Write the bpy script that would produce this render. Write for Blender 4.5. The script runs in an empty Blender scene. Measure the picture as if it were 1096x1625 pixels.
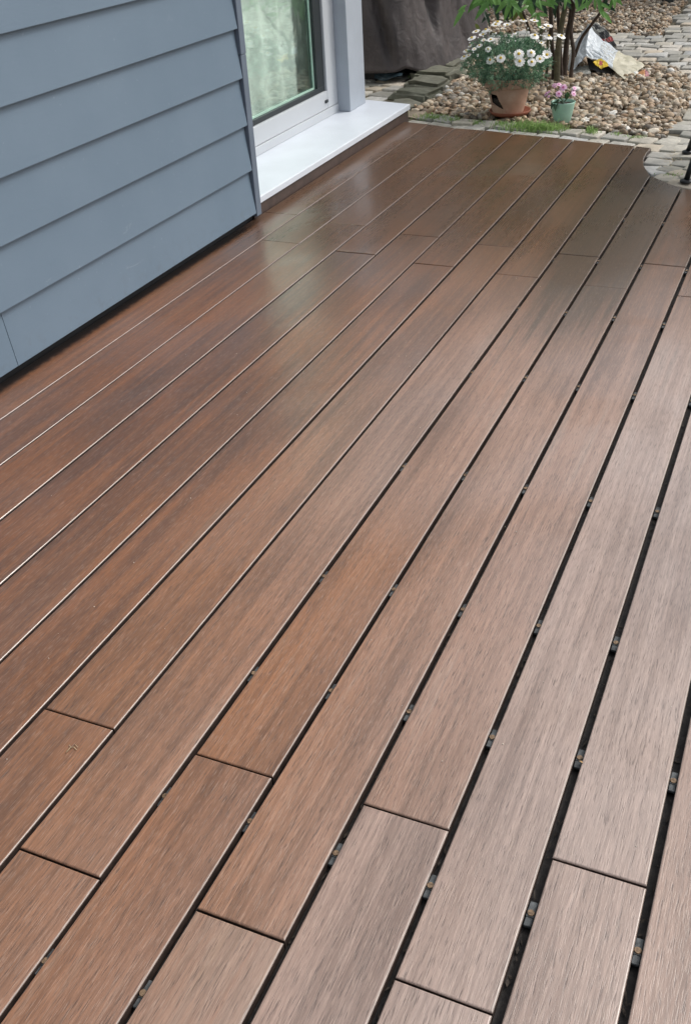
import bpy, bmesh, math, random
import numpy as np
from mathutils import Vector, Matrix, noise

random.seed(7)
RNG = np.random.default_rng(7)
scene = bpy.context.scene
COL = scene.collection

# ------------------------------------------------------------------ camera
W_PX, H_PX, F_PX = 1096.0, 1625.0, 1587.12
PITCH, YAW, ROLL = 0.584075, 0.446091, -0.06408
CAM = Vector((0, 0, 1.28013))
_f = Vector((-math.cos(PITCH) * math.sin(YAW), math.cos(PITCH) * math.cos(YAW), -math.sin(PITCH)))
_r = Vector((math.cos(YAW), math.sin(YAW), 0))
_u = _r.cross(_f)
_R = math.cos(ROLL) * _r + math.sin(ROLL) * _u
_U = -math.sin(ROLL) * _r + math.cos(ROLL) * _u
cam_data = bpy.data.cameras.new('camera')
cam_data.sensor_fit = 'VERTICAL'
cam_data.sensor_height = 24.0
cam_data.lens = F_PX / H_PX * 24.0
cam_data.clip_start = 0.05
cam_data.clip_end = 500
cam = bpy.data.objects.new('camera', cam_data)
COL.objects.link(cam)
M = Matrix.Identity(4)
for i in range(3):
    M[i][0] = _R[i]; M[i][1] = _U[i]; M[i][2] = -_f[i]; M[i][3] = CAM[i]
cam.matrix_world = M
scene.camera = cam

# ------------------------------------------------------------------ world, sun, exposure
SUN_EL, SUN_ROT = math.radians(47), math.radians(48)
world = bpy.data.worlds.new('World')
scene.world = world
world.use_nodes = True
wn, wl = world.node_tree.nodes, world.node_tree.links
wn.clear()
w_out = wn.new('ShaderNodeOutputWorld')
w_bg = wn.new('ShaderNodeBackground')
w_bg.inputs['Strength'].default_value = 0.15
sky = wn.new('ShaderNodeTexSky')
sky.sky_type = 'NISHITA'
sky.sun_disc = False
sky.sun_elevation = SUN_EL
sky.sun_rotation = SUN_ROT
sky.dust_density = 4.0
sky.air_density = 1.2
hs = wn.new('ShaderNodeHueSaturation')
hs.inputs['Saturation'].default_value = 0.28      # an even cloud cover: nearly colourless light
wl.new(sky.outputs[0], hs.inputs['Color'])
wl.new(hs.outputs[0], w_bg.inputs['Color'])
wl.new(w_bg.outputs[0], w_out.inputs['Surface'])
sun_d = bpy.data.lights.new('sun', 'SUN')
sun_d.energy = 1.0
sun_d.angle = math.radians(14)
sun_d.color = (1.0, 0.96, 0.9)
sun = bpy.data.objects.new('sun', sun_d)
COL.objects.link(sun)
sd = Vector((math.sin(SUN_ROT) * math.cos(SUN_EL), math.cos(SUN_ROT) * math.cos(SUN_EL), math.sin(SUN_EL)))
sun.rotation_euler = (-sd).to_track_quat('-Z', 'Y').to_euler()
sun.location = (4, 2, 6)
vs = scene.view_settings
vs.view_transform = 'Standard'
vs.look = 'None'
vs.exposure = 0.35
vs.gamma = 1.0
vs.use_curve_mapping = False

# ------------------------------------------------------------------ helpers
def at(px, py, y):
    """the point at distance y seen at a pixel of the photograph"""
    d = (px - W_PX / 2) * _R - (py - H_PX / 2) * _U + F_PX * _f
    return CAM + d * (y / d.y)

def put(o, parent=None, label=None, cat=None, group=None, kind=None):
    COL.objects.link(o)
    if parent is not None: o.parent = parent
    if label: o['label'] = label
    if cat: o['category'] = cat
    if group: o['group'] = group
    if kind: o['kind'] = kind
    return o

def empty(name, loc=(0, 0, 0), **k):
    o = bpy.data.objects.new(name, None)
    o.location = loc
    o.empty_display_size = 0.1
    return put(o, **k)

def mesh(name, verts, faces, mats, smooth=False, mat_idx=None, tint=None):
    me = bpy.data.meshes.new(name)
    me.from_pydata([tuple(v) for v in verts], [], faces)
    for m in (mats if isinstance(mats, (list, tuple)) else [mats]): me.materials.append(m)
    if mat_idx is not None: me.polygons.foreach_set('material_index', mat_idx)
    if smooth: me.polygons.foreach_set('use_smooth', [True] * len(me.polygons))
    if tint is not None:
        a = me.attributes.new('tint', 'FLOAT', 'POINT'); a.data.foreach_set('value', tint)
    me.update()
    return me

def from_bm(name, bm, mats, smooth=False):
    me = bpy.data.meshes.new(name)
    bm.normal_update()
    bm.to_mesh(me); bm.free()
    for m in (mats if isinstance(mats, (list, tuple)) else [mats]): me.materials.append(m)
    if smooth: me.polygons.foreach_set('use_smooth', [True] * len(me.polygons))
    return me

def obj(name, me, **k):
    return put(bpy.data.objects.new(name, me), **k)

def prism_bm(poly, z0, z1, bevel=0.0, seg=2, bm=None):
    """plan polygon between two heights, upper edges rounded"""
    bm = bm or bmesh.new()
    vt = [bm.verts.new((x, y, z1)) for x, y in poly]
    top = bm.faces.new(vt)
    if top.normal.z < 0: top.normal_flip()
    bm.normal_update()
    if top.normal.z < 0: bmesh.ops.reverse_faces(bm, faces=[top])
    ex = bmesh.ops.extrude_face_region(bm, geom=[top])
    newf = [g for g in ex['geom'] if isinstance(g, bmesh.types.BMFace)]
    nv = [g for g in ex['geom'] if isinstance(g, bmesh.types.BMVert)]
    # extruded copy is the top; the originals go down
    for v in vt: v.co.z = z0
    bmesh.ops.recalc_face_normals(bm, faces=bm.faces[:])
    if bevel > 0:
        ed = [e for e in bm.edges if all(abs(v.co.z - z1) < 1e-6 for v in e.verts)]
        bmesh.ops.bevel(bm, geom=ed, offset=bevel, segments=seg, affect='EDGES', profile=0.5)
    return bm

def box_bm(x0, x1, y0, y1, z0, z1, bevel=0.0, seg=2, bm=None):
    own = bm is None
    b = bmesh.new()
    bmesh.ops.create_cube(b, size=1)
    for v in b.verts:
        v.co = Vector((x0 + (v.co.x + .5) * (x1 - x0), y0 + (v.co.y + .5) * (y1 - y0), z0 + (v.co.z + .5) * (z1 - z0)))
    if bevel > 0:
        bmesh.ops.bevel(b, geom=b.edges[:], offset=bevel, segments=seg, affect='EDGES', profile=0.5)
    if own: return b
    me = bpy.data.meshes.new('tmp'); b.to_mesh(me); b.free(); bm.from_mesh(me); bpy.data.meshes.remove(me)
    return bm

def profile_bm(prof, y0, y1):
    """x-z profile (closed) run along y"""
    bm = bmesh.new()
    a = [bm.verts.new((x, y0, z)) for x, z in prof]
    b = [bm.verts.new((x, y1, z)) for x, z in prof]
    n = len(prof)
    for i in range(n): bm.faces.new((a[i], a[(i + 1) % n], b[(i + 1) % n], b[i]))
    bm.faces.new(a[::-1]); bm.faces.new(b)
    bmesh.ops.recalc_face_normals(bm, faces=bm.faces[:])
    return bm

def lathe(prof, seg=40, cx=0, cy=0):
    """prof: list of (r, z); returns verts, faces"""
    v, f = [], []
    for r, z in prof:
        for k in range(seg):
            a = 2 * math.pi * k / seg
            v.append((cx + r * math.cos(a), cy + r * math.sin(a), z))
    for i in range(len(prof) - 1):
        for k in range(seg):
            k2 = (k + 1) % seg
            f.append((i * seg + k, i * seg + k2, (i + 1) * seg + k2, (i + 1) * seg + k))
    return v, f

def tube(pts, radii, seg=7):
    v, f = [], []
    pts = [Vector(p) for p in pts]
    n = len(pts)
    for i, p in enumerate(pts):
        t = (pts[min(i + 1, n - 1)] - pts[max(i - 1, 0)]).normalized()
        a = t.cross(Vector((0.3, 1, 0.1))).normalized(); b = t.cross(a)
        for k in range(seg):
            an = 2 * math.pi * k / seg
            v.append(p + (a * math.cos(an) + b * math.sin(an)) * radii[i])
    for i in range(n - 1):
        for k in range(seg):
            f.append((i * seg + k, i * seg + (k + 1) % seg, (i + 1) * seg + (k + 1) % seg, (i + 1) * seg + k))
    f.append(tuple(range(seg))[::-1]); f.append(tuple((n - 1) * seg + k for k in range(seg)))
    return v, f

def smooth_path(pts, per=4):
    P = [Vector(p) for p in pts]; out = []
    for i in range(len(P) - 1):
        p0, p1, p2, p3 = P[max(i - 1, 0)], P[i], P[i + 1], P[min(i + 2, len(P) - 1)]
        for k in range(per):
            t = k / per
            out.append(0.5 * ((2 * p1) + (p2 - p0) * t + (2 * p0 - 5 * p1 + 4 * p2 - p3) * t * t + (3 * p1 - p0 - 3 * p2 + p3) * t ** 3))
    out.append(P[-1])
    return out

def inside(p, poly):
    x, y = p; c = False; n = len(poly)
    for i in range(n):
        x1, y1 = poly[i]; x2, y2 = poly[(i + 1) % n]
        if (y1 > y) != (y2 > y) and x < (x2 - x1) * (y - y1) / (y2 - y1) + x1: c = not c
    return c

def lerp_line(line, x):
    for (x1, y1), (x2, y2) in zip(line, line[1:]):
        if x1 <= x <= x2: return y1 + (y2 - y1) * (x - x1) / (x2 - x1)
    return line[0][1] if x < line[0][0] else line[-1][1]

# ------------------------------------------------------------------ materials
class NT:
    def __init__(s, name):
        s.m = bpy.data.materials.new(name); s.m.use_nodes = True
        s.n, s.l = s.m.node_tree.nodes, s.m.node_tree.links
        s.n.clear()
        s.out = s.n.new('ShaderNodeOutputMaterial')
        s.b = s.n.new('ShaderNodeBsdfPrincipled')
        s.l.new(s.b.outputs[0], s.out.inputs['Surface'])
    def set(s, **k):
        for a, v in k.items():
            i = s.b.inputs[a.replace('_', ' ')]
            s.plug(v, i)
        return s
    def plug(s, v, i):
        if hasattr(v, 'is_output') or isinstance(v, bpy.types.NodeSocket): s.l.new(v, i)
        else:
            if i.type == 'RGBA' and len(v) == 3: v = (*v, 1)
            i.default_value = v
    def pos(s): return s.n.new('ShaderNodeNewGeometry').outputs['Position']
    def obj_co(s): return s.n.new('ShaderNodeTexCoord').outputs['Object']
    def rnd(s): return s.n.new('ShaderNodeObjectInfo').outputs['Random']
    def attr(s, name): 
        a = s.n.new('ShaderNodeAttribute'); a.attribute_name = name; return a.outputs['Fac']
    def math(s, op, a, b=0.0, c=None, clamp=False):
        n = s.n.new('ShaderNodeMath'); n.operation = op; n.use_clamp = clamp
        s.plug(a, n.inputs[0]); s.plug(b, n.inputs[1])
        if c is not None: s.plug(c, n.inputs[2])
        return n.outputs[0]
    def scale(s, v, sc, off=None):
        n = s.n.new('ShaderNodeMapping'); n.inputs['Scale'].default_value = sc
        s.l.new(v, n.inputs['Vector'])
        o = n.outputs[0]
        if off is not None:
            a = s.n.new('ShaderNodeVectorMath'); a.operation = 'ADD'
            s.l.new(o, a.inputs[0]); s.l.new(off, a.inputs[1]); o = a.outputs[0]
        return o
    def noise(s, v, sc, detail=3, rough=0.55, dist=0.0):
        n = s.n.new('ShaderNodeTexNoise'); n.inputs['Scale'].default_value = sc
        n.inputs['Detail'].default_value = detail; n.inputs['Roughness'].default_value = rough
        n.inputs['Distortion'].default_value = dist
        s.l.new(v, n.inputs['Vector']); return n.outputs['Fac']
    def ramp(s, f, stops, interp='LINEAR'):
        n = s.n.new('ShaderNodeValToRGB'); n.color_ramp.interpolation = interp
        e = n.color_ramp.elements
        while len(e) < len(stops): e.new(0.5)
        for i, (p, c) in enumerate(stops):
            e[i].position = p
            e[i].color = (*c, 1) if isinstance(c, (tuple, list)) else (c, c, c, 1)
        s.plug(f, n.inputs[0]); return n.outputs[0]
    def mix(s, f, a, b, mode='MIX'):
        n = s.n.new('ShaderNodeMix'); n.data_type = 'RGBA'; n.blend_type = mode
        s.plug(f, n.inputs[0]); s.plug(a, n.inputs[6]); s.plug(b, n.inputs[7])
        return n.outputs[2]
    def maprange(s, v, a, b, c, d, smooth=True):
        n = s.n.new('ShaderNodeMapRange'); n.interpolation_type = 'SMOOTHSTEP' if smooth else 'LINEAR'
        s.plug(v, n.inputs[0])
        for i, x in enumerate((a, b, c, d)): n.inputs[i + 1].default_value = x
        return n.outputs[0]
    def sep(s, v):
        n = s.n.new('ShaderNodeSeparateXYZ'); s.l.new(v, n.inputs[0]); return n.outputs
    def comb(s, x, y, z):
        n = s.n.new('ShaderNodeCombineXYZ')
        for i, q in enumerate((x, y, z)): s.plug(q, n.inputs[i])
        return n.outputs[0]
    def bump(s, h, strength=0.3, dist=0.002):
        n = s.n.new('ShaderNodeBump'); n.inputs['Strength'].default_value = strength
        n.inputs['Distance'].default_value = dist
        s.l.new(h, n.inputs['Height']); s.l.new(n.outputs[0], s.b.inputs['Normal'])
        return s

def simple(name, col, rough=0.6, var=0.15, sc=8.0, bump=0.0, bsc=60.0, spec=0.5, **k):
    t = NT(name); p = t.pos()
    n = t.noise(p, sc, 4)
    a = tuple(c * (1 - var) for c in col); b = tuple(min(1, c * (1 + var)) for c in col)
    t.set(Base_Color=t.ramp(n, [(0.3, a), (0.7, b)]), Roughness=rough)
    t.b.inputs['Specular IOR Level'].default_value = spec
    for kk, v in k.items(): t.plug(v, t.b.inputs[kk.replace('_', ' ')])
    if bump: t.bump(t.noise(p, bsc, 3), bump)
    return t.m

def wood_material():
    t = NT('wet_bamboo_deck'); p = t.pos(); r = t.rnd()
    off = t.comb(t.math('MULTIPLY', r, 37.0), t.math('MULTIPLY', r, 91.0), t.math('MULTIPLY', r, 13.0))
    x, y, z = t.sep(p)
    streak = t.noise(t.scale(p, (1, .028, 1), off), 48, 4, .6, .15)     # long straight stains along the board
    patch = t.noise(t.scale(p, (1, .30, 1), off), 4.5, 3, .5, .3)       # broad blotches
    fine = t.noise(t.scale(p, (1, .05, 1), off), 330, 3, .75)           # fibres
    dash = t.noise(t.scale(p, (1, .065, 1), off), 620, 2, .5)           # raised pale fibres
    dash2 = t.noise(t.scale(p, (1, .060, 1), t.comb(t.math('MULTIPLY', r, 17.0), 3.3, 8.1)), 560, 2, .5)   # open dark pores
    r2 = t.math('FRACT', t.math('MULTIPLY', r, 7.31)); r3 = t.math('FRACT', t.math('MULTIPLY', r, 31.7))
    m1 = t.math('ADD', t.math('ADD', t.math('MULTIPLY', streak, .5), t.math('MULTIPLY', patch, .5)), t.math('MULTIPLY', t.math('SUBTRACT', r2, .5), .10))
    # oiled colour: umber, orange, tan; the tan grows with the distance from the wall
    oil = t.ramp(m1, [(.36, (0.0871, 0.0368, 0.0197)), (.46, (0.1369, 0.0528, 0.0230)), (.54, (0.1950, 0.0704, 0.0246)), (.62, (0.1618, 0.0704, 0.0312)), (.70, (0.1245, 0.0608, 0.0328))])
    tan = t.ramp(m1, [(.36, (.180, .088, .046)), (.46, (.250, .118, .058)), (.54, (.310, .140, .064)), (.62, (.285, .148, .078)), (.70, (.235, .130, .074))])
    oil = t.mix(t.math('ADD', t.maprange(x, -1.75, -.95, 0, .72), t.math('MULTIPLY', t.math('SUBTRACT', r3, .5), .5), clamp=True), oil, tan)
    grey = t.ramp(m1, [(.36, (0.2517, 0.1865, 0.1584)), (.46, (0.3230, 0.2439, 0.2083)), (.55, (0.3752, 0.2803, 0.2385)), (.64, (0.3610, 0.2748, 0.2332)), (.70, (0.3562, 0.2530, 0.1976))])
    # weathering: the open side of the deck has greyed, the far end is darkened
    wx = t.maprange(x, -.92, -.12, 0.0, .90)
    mid_sheen = t.math('MULTIPLY', t.maprange(x, -1.35, -.45, 0, .62), t.math('MULTIPLY', t.maprange(y, 1.2, 2.1, 0, 1), t.maprange(y, 2.8, 3.7, 1, 0)))   # sky sheen on the middle boards, painted as paler wood
    wx = t.math('MAXIMUM', wx, mid_sheen)
    wy = t.maprange(y, 2.4, 3.9, 1.0, .10)
    wr = t.math('ADD', t.math('MULTIPLY', t.math('SUBTRACT', r, .5), .50), t.math('MULTIPLY', t.math('SUBTRACT', m1, .5), 1.0))
    wgt = t.math('ADD', t.math('MULTIPLY', wx, wy), t.math('MULTIPLY', wr, t.math('MULTIPLY', wy, t.maprange(x, -1.2, -.6, .0, .8))), clamp=True)
    c = t.mix(wgt, oil, grey)
    far_dark = t.math('MULTIPLY', t.maprange(y, 2.5, 4.0, 0, .88), t.ramp(m1, [(.35, 1.0), (.65, .78)]))
    c = t.mix(far_dark, c, (.074, .036, .0125))  # wet wood, with the dark reflection of the planting painted in
    pool = t.math('MULTIPLY', t.math('MULTIPLY', t.maprange(x, -.86, -.74, 0, 1), t.maprange(x, -.50, -.42, 1, 0)), t.math('MULTIPLY', t.maprange(t.math('ADD', y, t.math('MULTIPLY', t.math('SUBTRACT', streak, .5), 2.2)), 2.7, 3.4, 0, .8), t.maprange(y, 4.2, 5.0, 1, .35)))
    c = t.mix(pool, c, (.052, .031, .012))                             # boards by the corner still soaked through
    f2 = t.ramp(fine, [(.28, .74), (.5, 1.0), (.72, 1.20)])
    c = t.mix(1.0, c, f2, 'MULTIPLY')
    line = t.noise(t.scale(p, (1, .007, 1), off), 170, 3, .7)           # continuous fibres the length of the board
    c = t.mix(1.0, c, t.ramp(line, [(.3, .80), (.5, 1.0), (.7, 1.16)]), 'MULTIPLY')
    near = t.maprange(y, 1.2, 4.5, 1.0, .4)
    c = t.mix(t.math('MULTIPLY', t.math('MULTIPLY', t.ramp(dash, [(.56, 0), (.68, 1)]), .26), near), c, (.50, .37, .29))
    c = t.mix(t.math('MULTIPLY', t.math('MULTIPLY', t.ramp(dash2, [(.57, 0), (.68, 1)]), .55), near), c, (.055, .034, .026))
    # dirt washed against the wall, and the siding gap's shade painted black
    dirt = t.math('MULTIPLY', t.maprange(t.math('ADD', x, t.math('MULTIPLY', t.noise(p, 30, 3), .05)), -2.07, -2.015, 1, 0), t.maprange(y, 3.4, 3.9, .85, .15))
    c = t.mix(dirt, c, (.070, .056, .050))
    gap_shade = t.math('MULTIPLY', t.maprange(t.math('ADD', x, t.math('MULTIPLY', t.noise(p, 45, 4), .04)), -2.055, -2.025, 1, 0), t.maprange(y, 3.5, 3.75, .95, .1))
    c = t.mix(gap_shade, c, (.008, .007, .007))
    wet = t.maprange(y, 2.2, 4.0, 0, 1)
    rough = t.math('ADD', t.math('SUBTRACT', t.math('MULTIPLY', fine, .14), t.math('MULTIPLY', wet, .07)), t.math('ADD', t.math('MULTIPLY', patch, .16), .21))
    t.set(Base_Color=c, Roughness=rough)
    t.b.inputs['Specular IOR Level'].default_value = .62
    damp = t.noise(p, 1.9, 3, .55, .6)                                  # where the film of water still stands
    t.plug(t.maprange(damp, .36, .62, .22, .85), t.b.inputs['Coat Weight'])
    t.plug(t.maprange(y, 1.5, 4.0, .27, .19), t.b.inputs['Coat Roughness'])
    h = t.math('MULTIPLY', t.math('ADD', t.math('MULTIPLY', fine, .6), t.math('SUBTRACT', t.math('MULTIPLY', t.ramp(dash, [(.54, 0), (.70, 1)]), .5), t.math('MULTIPLY', t.ramp(dash2, [(.54, 0), (.70, 1)]), .7))), t.maprange(y, 1.2, 4.0, 1.0, .25))
    t.bump(h, .27, .0012)
    return t.m

def stone_material(name, stops, nsc=40, rough=.75, by='object', bump=.4):
    t = NT(name); p = t.pos()
    f = t.rnd() if by == 'object' else t.attr('tint')
    c = t.ramp(f, stops)
    g = t.noise(p, nsc, 5, .65)
    c = t.mix(1.0, c, t.ramp(g, [(.3, .72), (.5, 1.0), (.7, 1.22)]), 'MULTIPLY')
    sp = t.noise(p, 420, 2, .5)
    c = t.mix(t.math('MULTIPLY', t.ramp(sp, [(.62, 0), (.7, 1)]), .3), c, (.06, .06, .055))
    c = t.mix(t.math('MULTIPLY', t.ramp(t.noise(p, 7, 3), [(.52, 0), (.68, 1)]), .35), c, (.12, .115, .07))
    t.set(Base_Color=c, Roughness=rough)
    t.bump(t.noise(p, 120, 4, .6), bump, .004)
    return t.m

def leaf_material(name, a, b, rough=.45, by='rnd', trans=.25):
    t = NT(name)
    f = t.rnd() if by == 'rnd' else t.attr('tint')
    c = t.ramp(f, [(0.0, a), (1.0, b)])
    p = t.pos()
    c = t.mix(.35, c, t.mix(1.0, c, t.ramp(t.noise(p, 25, 3), [(.3, .6), (.7, 1.4)]), 'MULTIPLY'))
    t.set(Base_Color=c, Roughness=rough)
    # thin leaf: part of the light goes through
    tr = t.n.new('ShaderNodeBsdfTranslucent'); t.l.new(c, tr.inputs[0])
    mx = t.n.new('ShaderNodeMixShader'); mx.inputs[0].default_value = trans
    t.l.new(t.b.outputs[0], mx.inputs[1]); t.l.new(tr.outputs[0], mx.inputs[2])
    t.l.new(mx.outputs[0], t.out.inputs[0])
    return t.m

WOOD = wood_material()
WOOD_EDGE = simple('board_edge_highlight', (.24, .18, .15), .13, .2, 40, .08, 120, 1.0, Coat_Weight=1.0, Coat_Roughness=.12)  # pale colour paints in the sky highlight along the rounded edges
def siding_material():
    t = NT('blue_grey_siding'); p = t.pos()
    x, y, z = t.sep(p)
    n = t.noise(p, 3.0, 4)
    grain = t.noise(t.scale(p, (1, .12, 1)), 130, 3, .6)
    c = t.ramp(n, [(.3, (.126, .180, .238)), (.7, (.144, .200, .260))])
    c = t.mix(t.math('MULTIPLY', t.ramp(t.noise(p, 60, 2), [(.7, 0), (.78, 1)]), .15), c, (.4, .45, .5))
    t.set(Base_Color=c, Roughness=.5)
    t.b.inputs['Specular IOR Level'].default_value = .4
    scuff = t.math('MULTIPLY', t.ramp(t.noise(t.scale(p, (1, .25, 1)), 22, 4, .7, .8), [(.66, 0), (.74, 1)]), t.maprange(z, .05, .5, .28, .06))
    c = t.mix(scuff, c, (.34, .38, .42))
    splash = t.math('MULTIPLY', t.maprange(z, .02, .16, 1, 0), t.ramp(t.noise(p, 26, 4, .65), [(.5, 0), (.75, .2)]))
    c = t.mix(splash, c, (.09, .09, .085))                              # mud splashed up from the boards
    t.l.new(c, t.b.inputs['Base Color'])
    t.bump(t.math('ADD', grain, t.math('MULTIPLY', t.noise(p, 300, 2), .4)), .24, .0015)
    return t.m
SIDING = siding_material()
TRIM = simple('grey_trim_paint', (.13, .165, .215), .42, .06)
BLACK_GAP = simple('black_membrane', (.012, .012, .014), .7, .3)
UPVC = simple('pale_grey_frame', (.48, .505, .535), .34, .03, 3)
POST_M = simple('pale_grey_wood_post', (.38, .42, .475), .5, .05, 6, .15, 40)
SEAL = simple('dark_rubber_seal', (.02, .026, .03), .4, .2)
SILL_M = simple('white_sill_paint', (.62, .66, .72), .42, .05, 5, .06, 90)
FASCIA = simple('dark_brown_fascia', (.065, .043, .036), .55, .25, 30)
GROUND_M = simple('bare_soil', (.085, .072, .055), .95, .35, 14, .6, 90)
JOINT_M = simple('sandy_joint_soil', (.105, .09, .06), .95, .45, 20, .6, 140)
DARK_SOIL = simple('dark_underfloor', (.02, .018, .016), .9, .4, 25, .5, 90)
JOIST_M = simple('black_joist', (.028, .028, .03), .5, .5, 60, .3, 120)
CLIP_M = simple('grey_steel_clip', (.085, .092, .095), .55, .6, 70, .3, 200, Metallic=.3)
SCREW_M = simple('rusty_screw', (.21, .14, .085), .6, .7, 170, Metallic=.3)
SETT_M = stone_material('granite_sett', [(0, (0.258, 0.252, 0.224)), (.3, (0.370, 0.358, 0.325)), (.55, (0.426, 0.403, 0.347)), (.75, (0.470, 0.403, 0.314)), (.9, (0.515, 0.504, 0.470)), (1, (0.336, 0.347, 0.347))], 28)
BIGSTONE_M = stone_material('mossy_edge_stone', [(0, (.19, .185, .15)), (.4, (.14, .14, .105)), (.7, (.12, .125, .09)), (1, (.30, .24, .18))], 22)
PEBBLE_M = stone_material('mixed_pebble', [(0, (0.112, 0.090, 0.069)), (.16, (0.264, 0.192, 0.125)), (.32, (0.410, 0.304, 0.205)), (.45, (0.251, 0.232, 0.205)), (.58, (0.489, 0.376, 0.251)), (.70, (0.344, 0.218, 0.132)), (.80, (0.397, 0.357, 0.290)), (.90, (0.568, 0.476, 0.357)), (.97, (0.687, 0.621, 0.529)), (1, (0.750, 0.750, 0.714))], 50, .7, 'tint', .25)
WHITE_PEBBLE = simple('white_pebble', (.66, .64, .60), .6, .12, 60, .2)
TERRA = None
def terra():
    t = NT('terracotta'); p = t.pos()
    n = t.noise(p, 16, 5, .6); n2 = t.noise(p, 5, 3)
    c = t.ramp(n, [(.3, (.38, .225, .155)), (.55, (.47, .295, .21)), (.75, (.54, .38, .29))])
    c = t.mix(t.math('MULTIPLY', t.ramp(n2, [(.45, 0), (.7, 1)]), .45), c, (.40, .31, .25))
    t.set(Base_Color=c, Roughness=.85); t.bump(t.noise(p, 150, 3), .25, .002)
    return t.m
TERRA = terra()
SAUCER_M = simple('red_terracotta_saucer', (.30, .10, .055), .6, .2, 20)
SOIL_POT = simple('potting_soil', (.03, .022, .016), .95, .4, 60, .6, 150)
MINT = simple('mint_plastic', (.36, .58, .47), .4, .08, 30)
COVER_M = None
def cover_mat():
    t = NT('brown_grey_cover_fabric'); p = t.pos()
    n = t.noise(p, 9, 5, .6, .4); n2 = t.noise(p, 2.5, 3)
    c = t.ramp(n, [(.3, (.046, .039, .040)), (.7, (.080, .066, .065))])
    c = t.mix(t.math('MULTIPLY', t.ramp(n2, [(.5, 0), (.62, 1)]), .4), c, (.04, .035, .038))
    t.set(Base_Color=c, Roughness=.62); t.bump(t.noise(p, 14, 5, .6, .8), .35, .03)
    return t.m
COVER_M = cover_mat()
COVER_WET = simple('wet_cover_fabric', (.026, .025, .031), .45, .2, 10, .3, 30)
BLACK_PLASTIC = simple('black_plastic', (.012, .013, .015), .4, .2)
BLUE_SHEET = simple('blue_black_sheet', (.03, .05, .062), .3, .4, 30, .6, 40)
IRON = simple('black_metal', (.010, .010, .011), .35, .2)

WOOD_SIDE = simple('grooved_board_side', (.040, .026, .021), .6, .4, 60, .3, 120)  # dirty grooved sides, with the shade inside the gaps painted in
# ------------------------------------------------------------------ ground
GZ = -0.045                                   # level of the garden soil
def sheet(name, poly, z, mat, **k):
    bm = bmesh.new()
    f = bm.faces.new([bm.verts.new((x, y, z)) for x, y in poly])
    bm.normal_update()
    if f.normal.z < 0: bmesh.ops.reverse_faces(bm, faces=[f])
    return obj(name, from_bm(name, bm, mat), **k)

DECK_END = [(-2.12, 5.475), (-1.94, 5.435), (-1.77, 5.375), (-1.598, 5.349), (-1.43, 5.309), (-1.264, 5.279), (-1.103, 5.241), (-.944, 5.202), (-.784, 5.172), (-.705, 5.15)]
NOTCH = [(-.705, 5.15), (-.712, 5.06), (-.708, 4.95), (-.69, 4.85), (-.662, 4.755), (-.629, 4.675), (-.555, 4.59), (-.474, 4.512), (-.40, 4.47), (-.319, 4.44), (-.17, 4.41), (0, 4.39), (1.25, 4.33)]
sheet('ground', [(-80, -80), (80, -80), (80, 80), (-80, 80)], -0.15, GROUND_M, kind='structure')
# the raised garden soil round the deck end (the deck stands over a shallow pit)
G = []
soil = [(-6, 5.52)] + [(x, y + .03) for x, y in DECK_END[:-1]] + [(x + .025, y + .025) for x, y in NOTCH] + [(6, 4.33), (6, 14), (-6, 14)]
bm = prism_bm(soil, -0.149, GZ)
obj('garden_soil', from_bm('garden_soil', bm, JOINT_M), kind='structure')

# ------------------------------------------------------------------ deck
GAPX = [-1.9423, -1.7715, -1.5987, -1.4293, -1.264, -1.1027, -.9441, -.7839, -.6274, -.474, -.3193, -.1703, -.0192]
GAPW = [.005, .0055, .0062, .0068, .0075, .008, .0085, .0088, .0095, .0105, .0115, .013, .012]
for k in range(1, 8): GAPX.append(-.0192 + .155 * k); GAPW.append(.014)
JOINT = {1: [3.78], 2: [3.443, .72], 3: [3.708, .99], 4: [3.399, .71], 5: [3.651, .98], 6: [3.351, .705], 7: [.972, 3.609], 8: [.703, 3.324], 9: [.974, 3.582], 10: [.711, 3.299], 11: [.978, 3.56], 12: [.718, 3.285], 13: [.984, 3.55]}
for b in range(14, 21): JOINT[b] = [.72, 3.28] if b % 2 == 0 else [.985, 3.55]
deck = empty('deck', (-.9, 1.5, 0), kind='structure', label='wet brown bamboo deck of long boards running away from the viewer')
def kid(o, parent):                             # keep world coordinates under a placed empty
    o.parent = parent; o.matrix_parent_inverse = Matrix.Translation(parent.location).inverted(); return o
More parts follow.
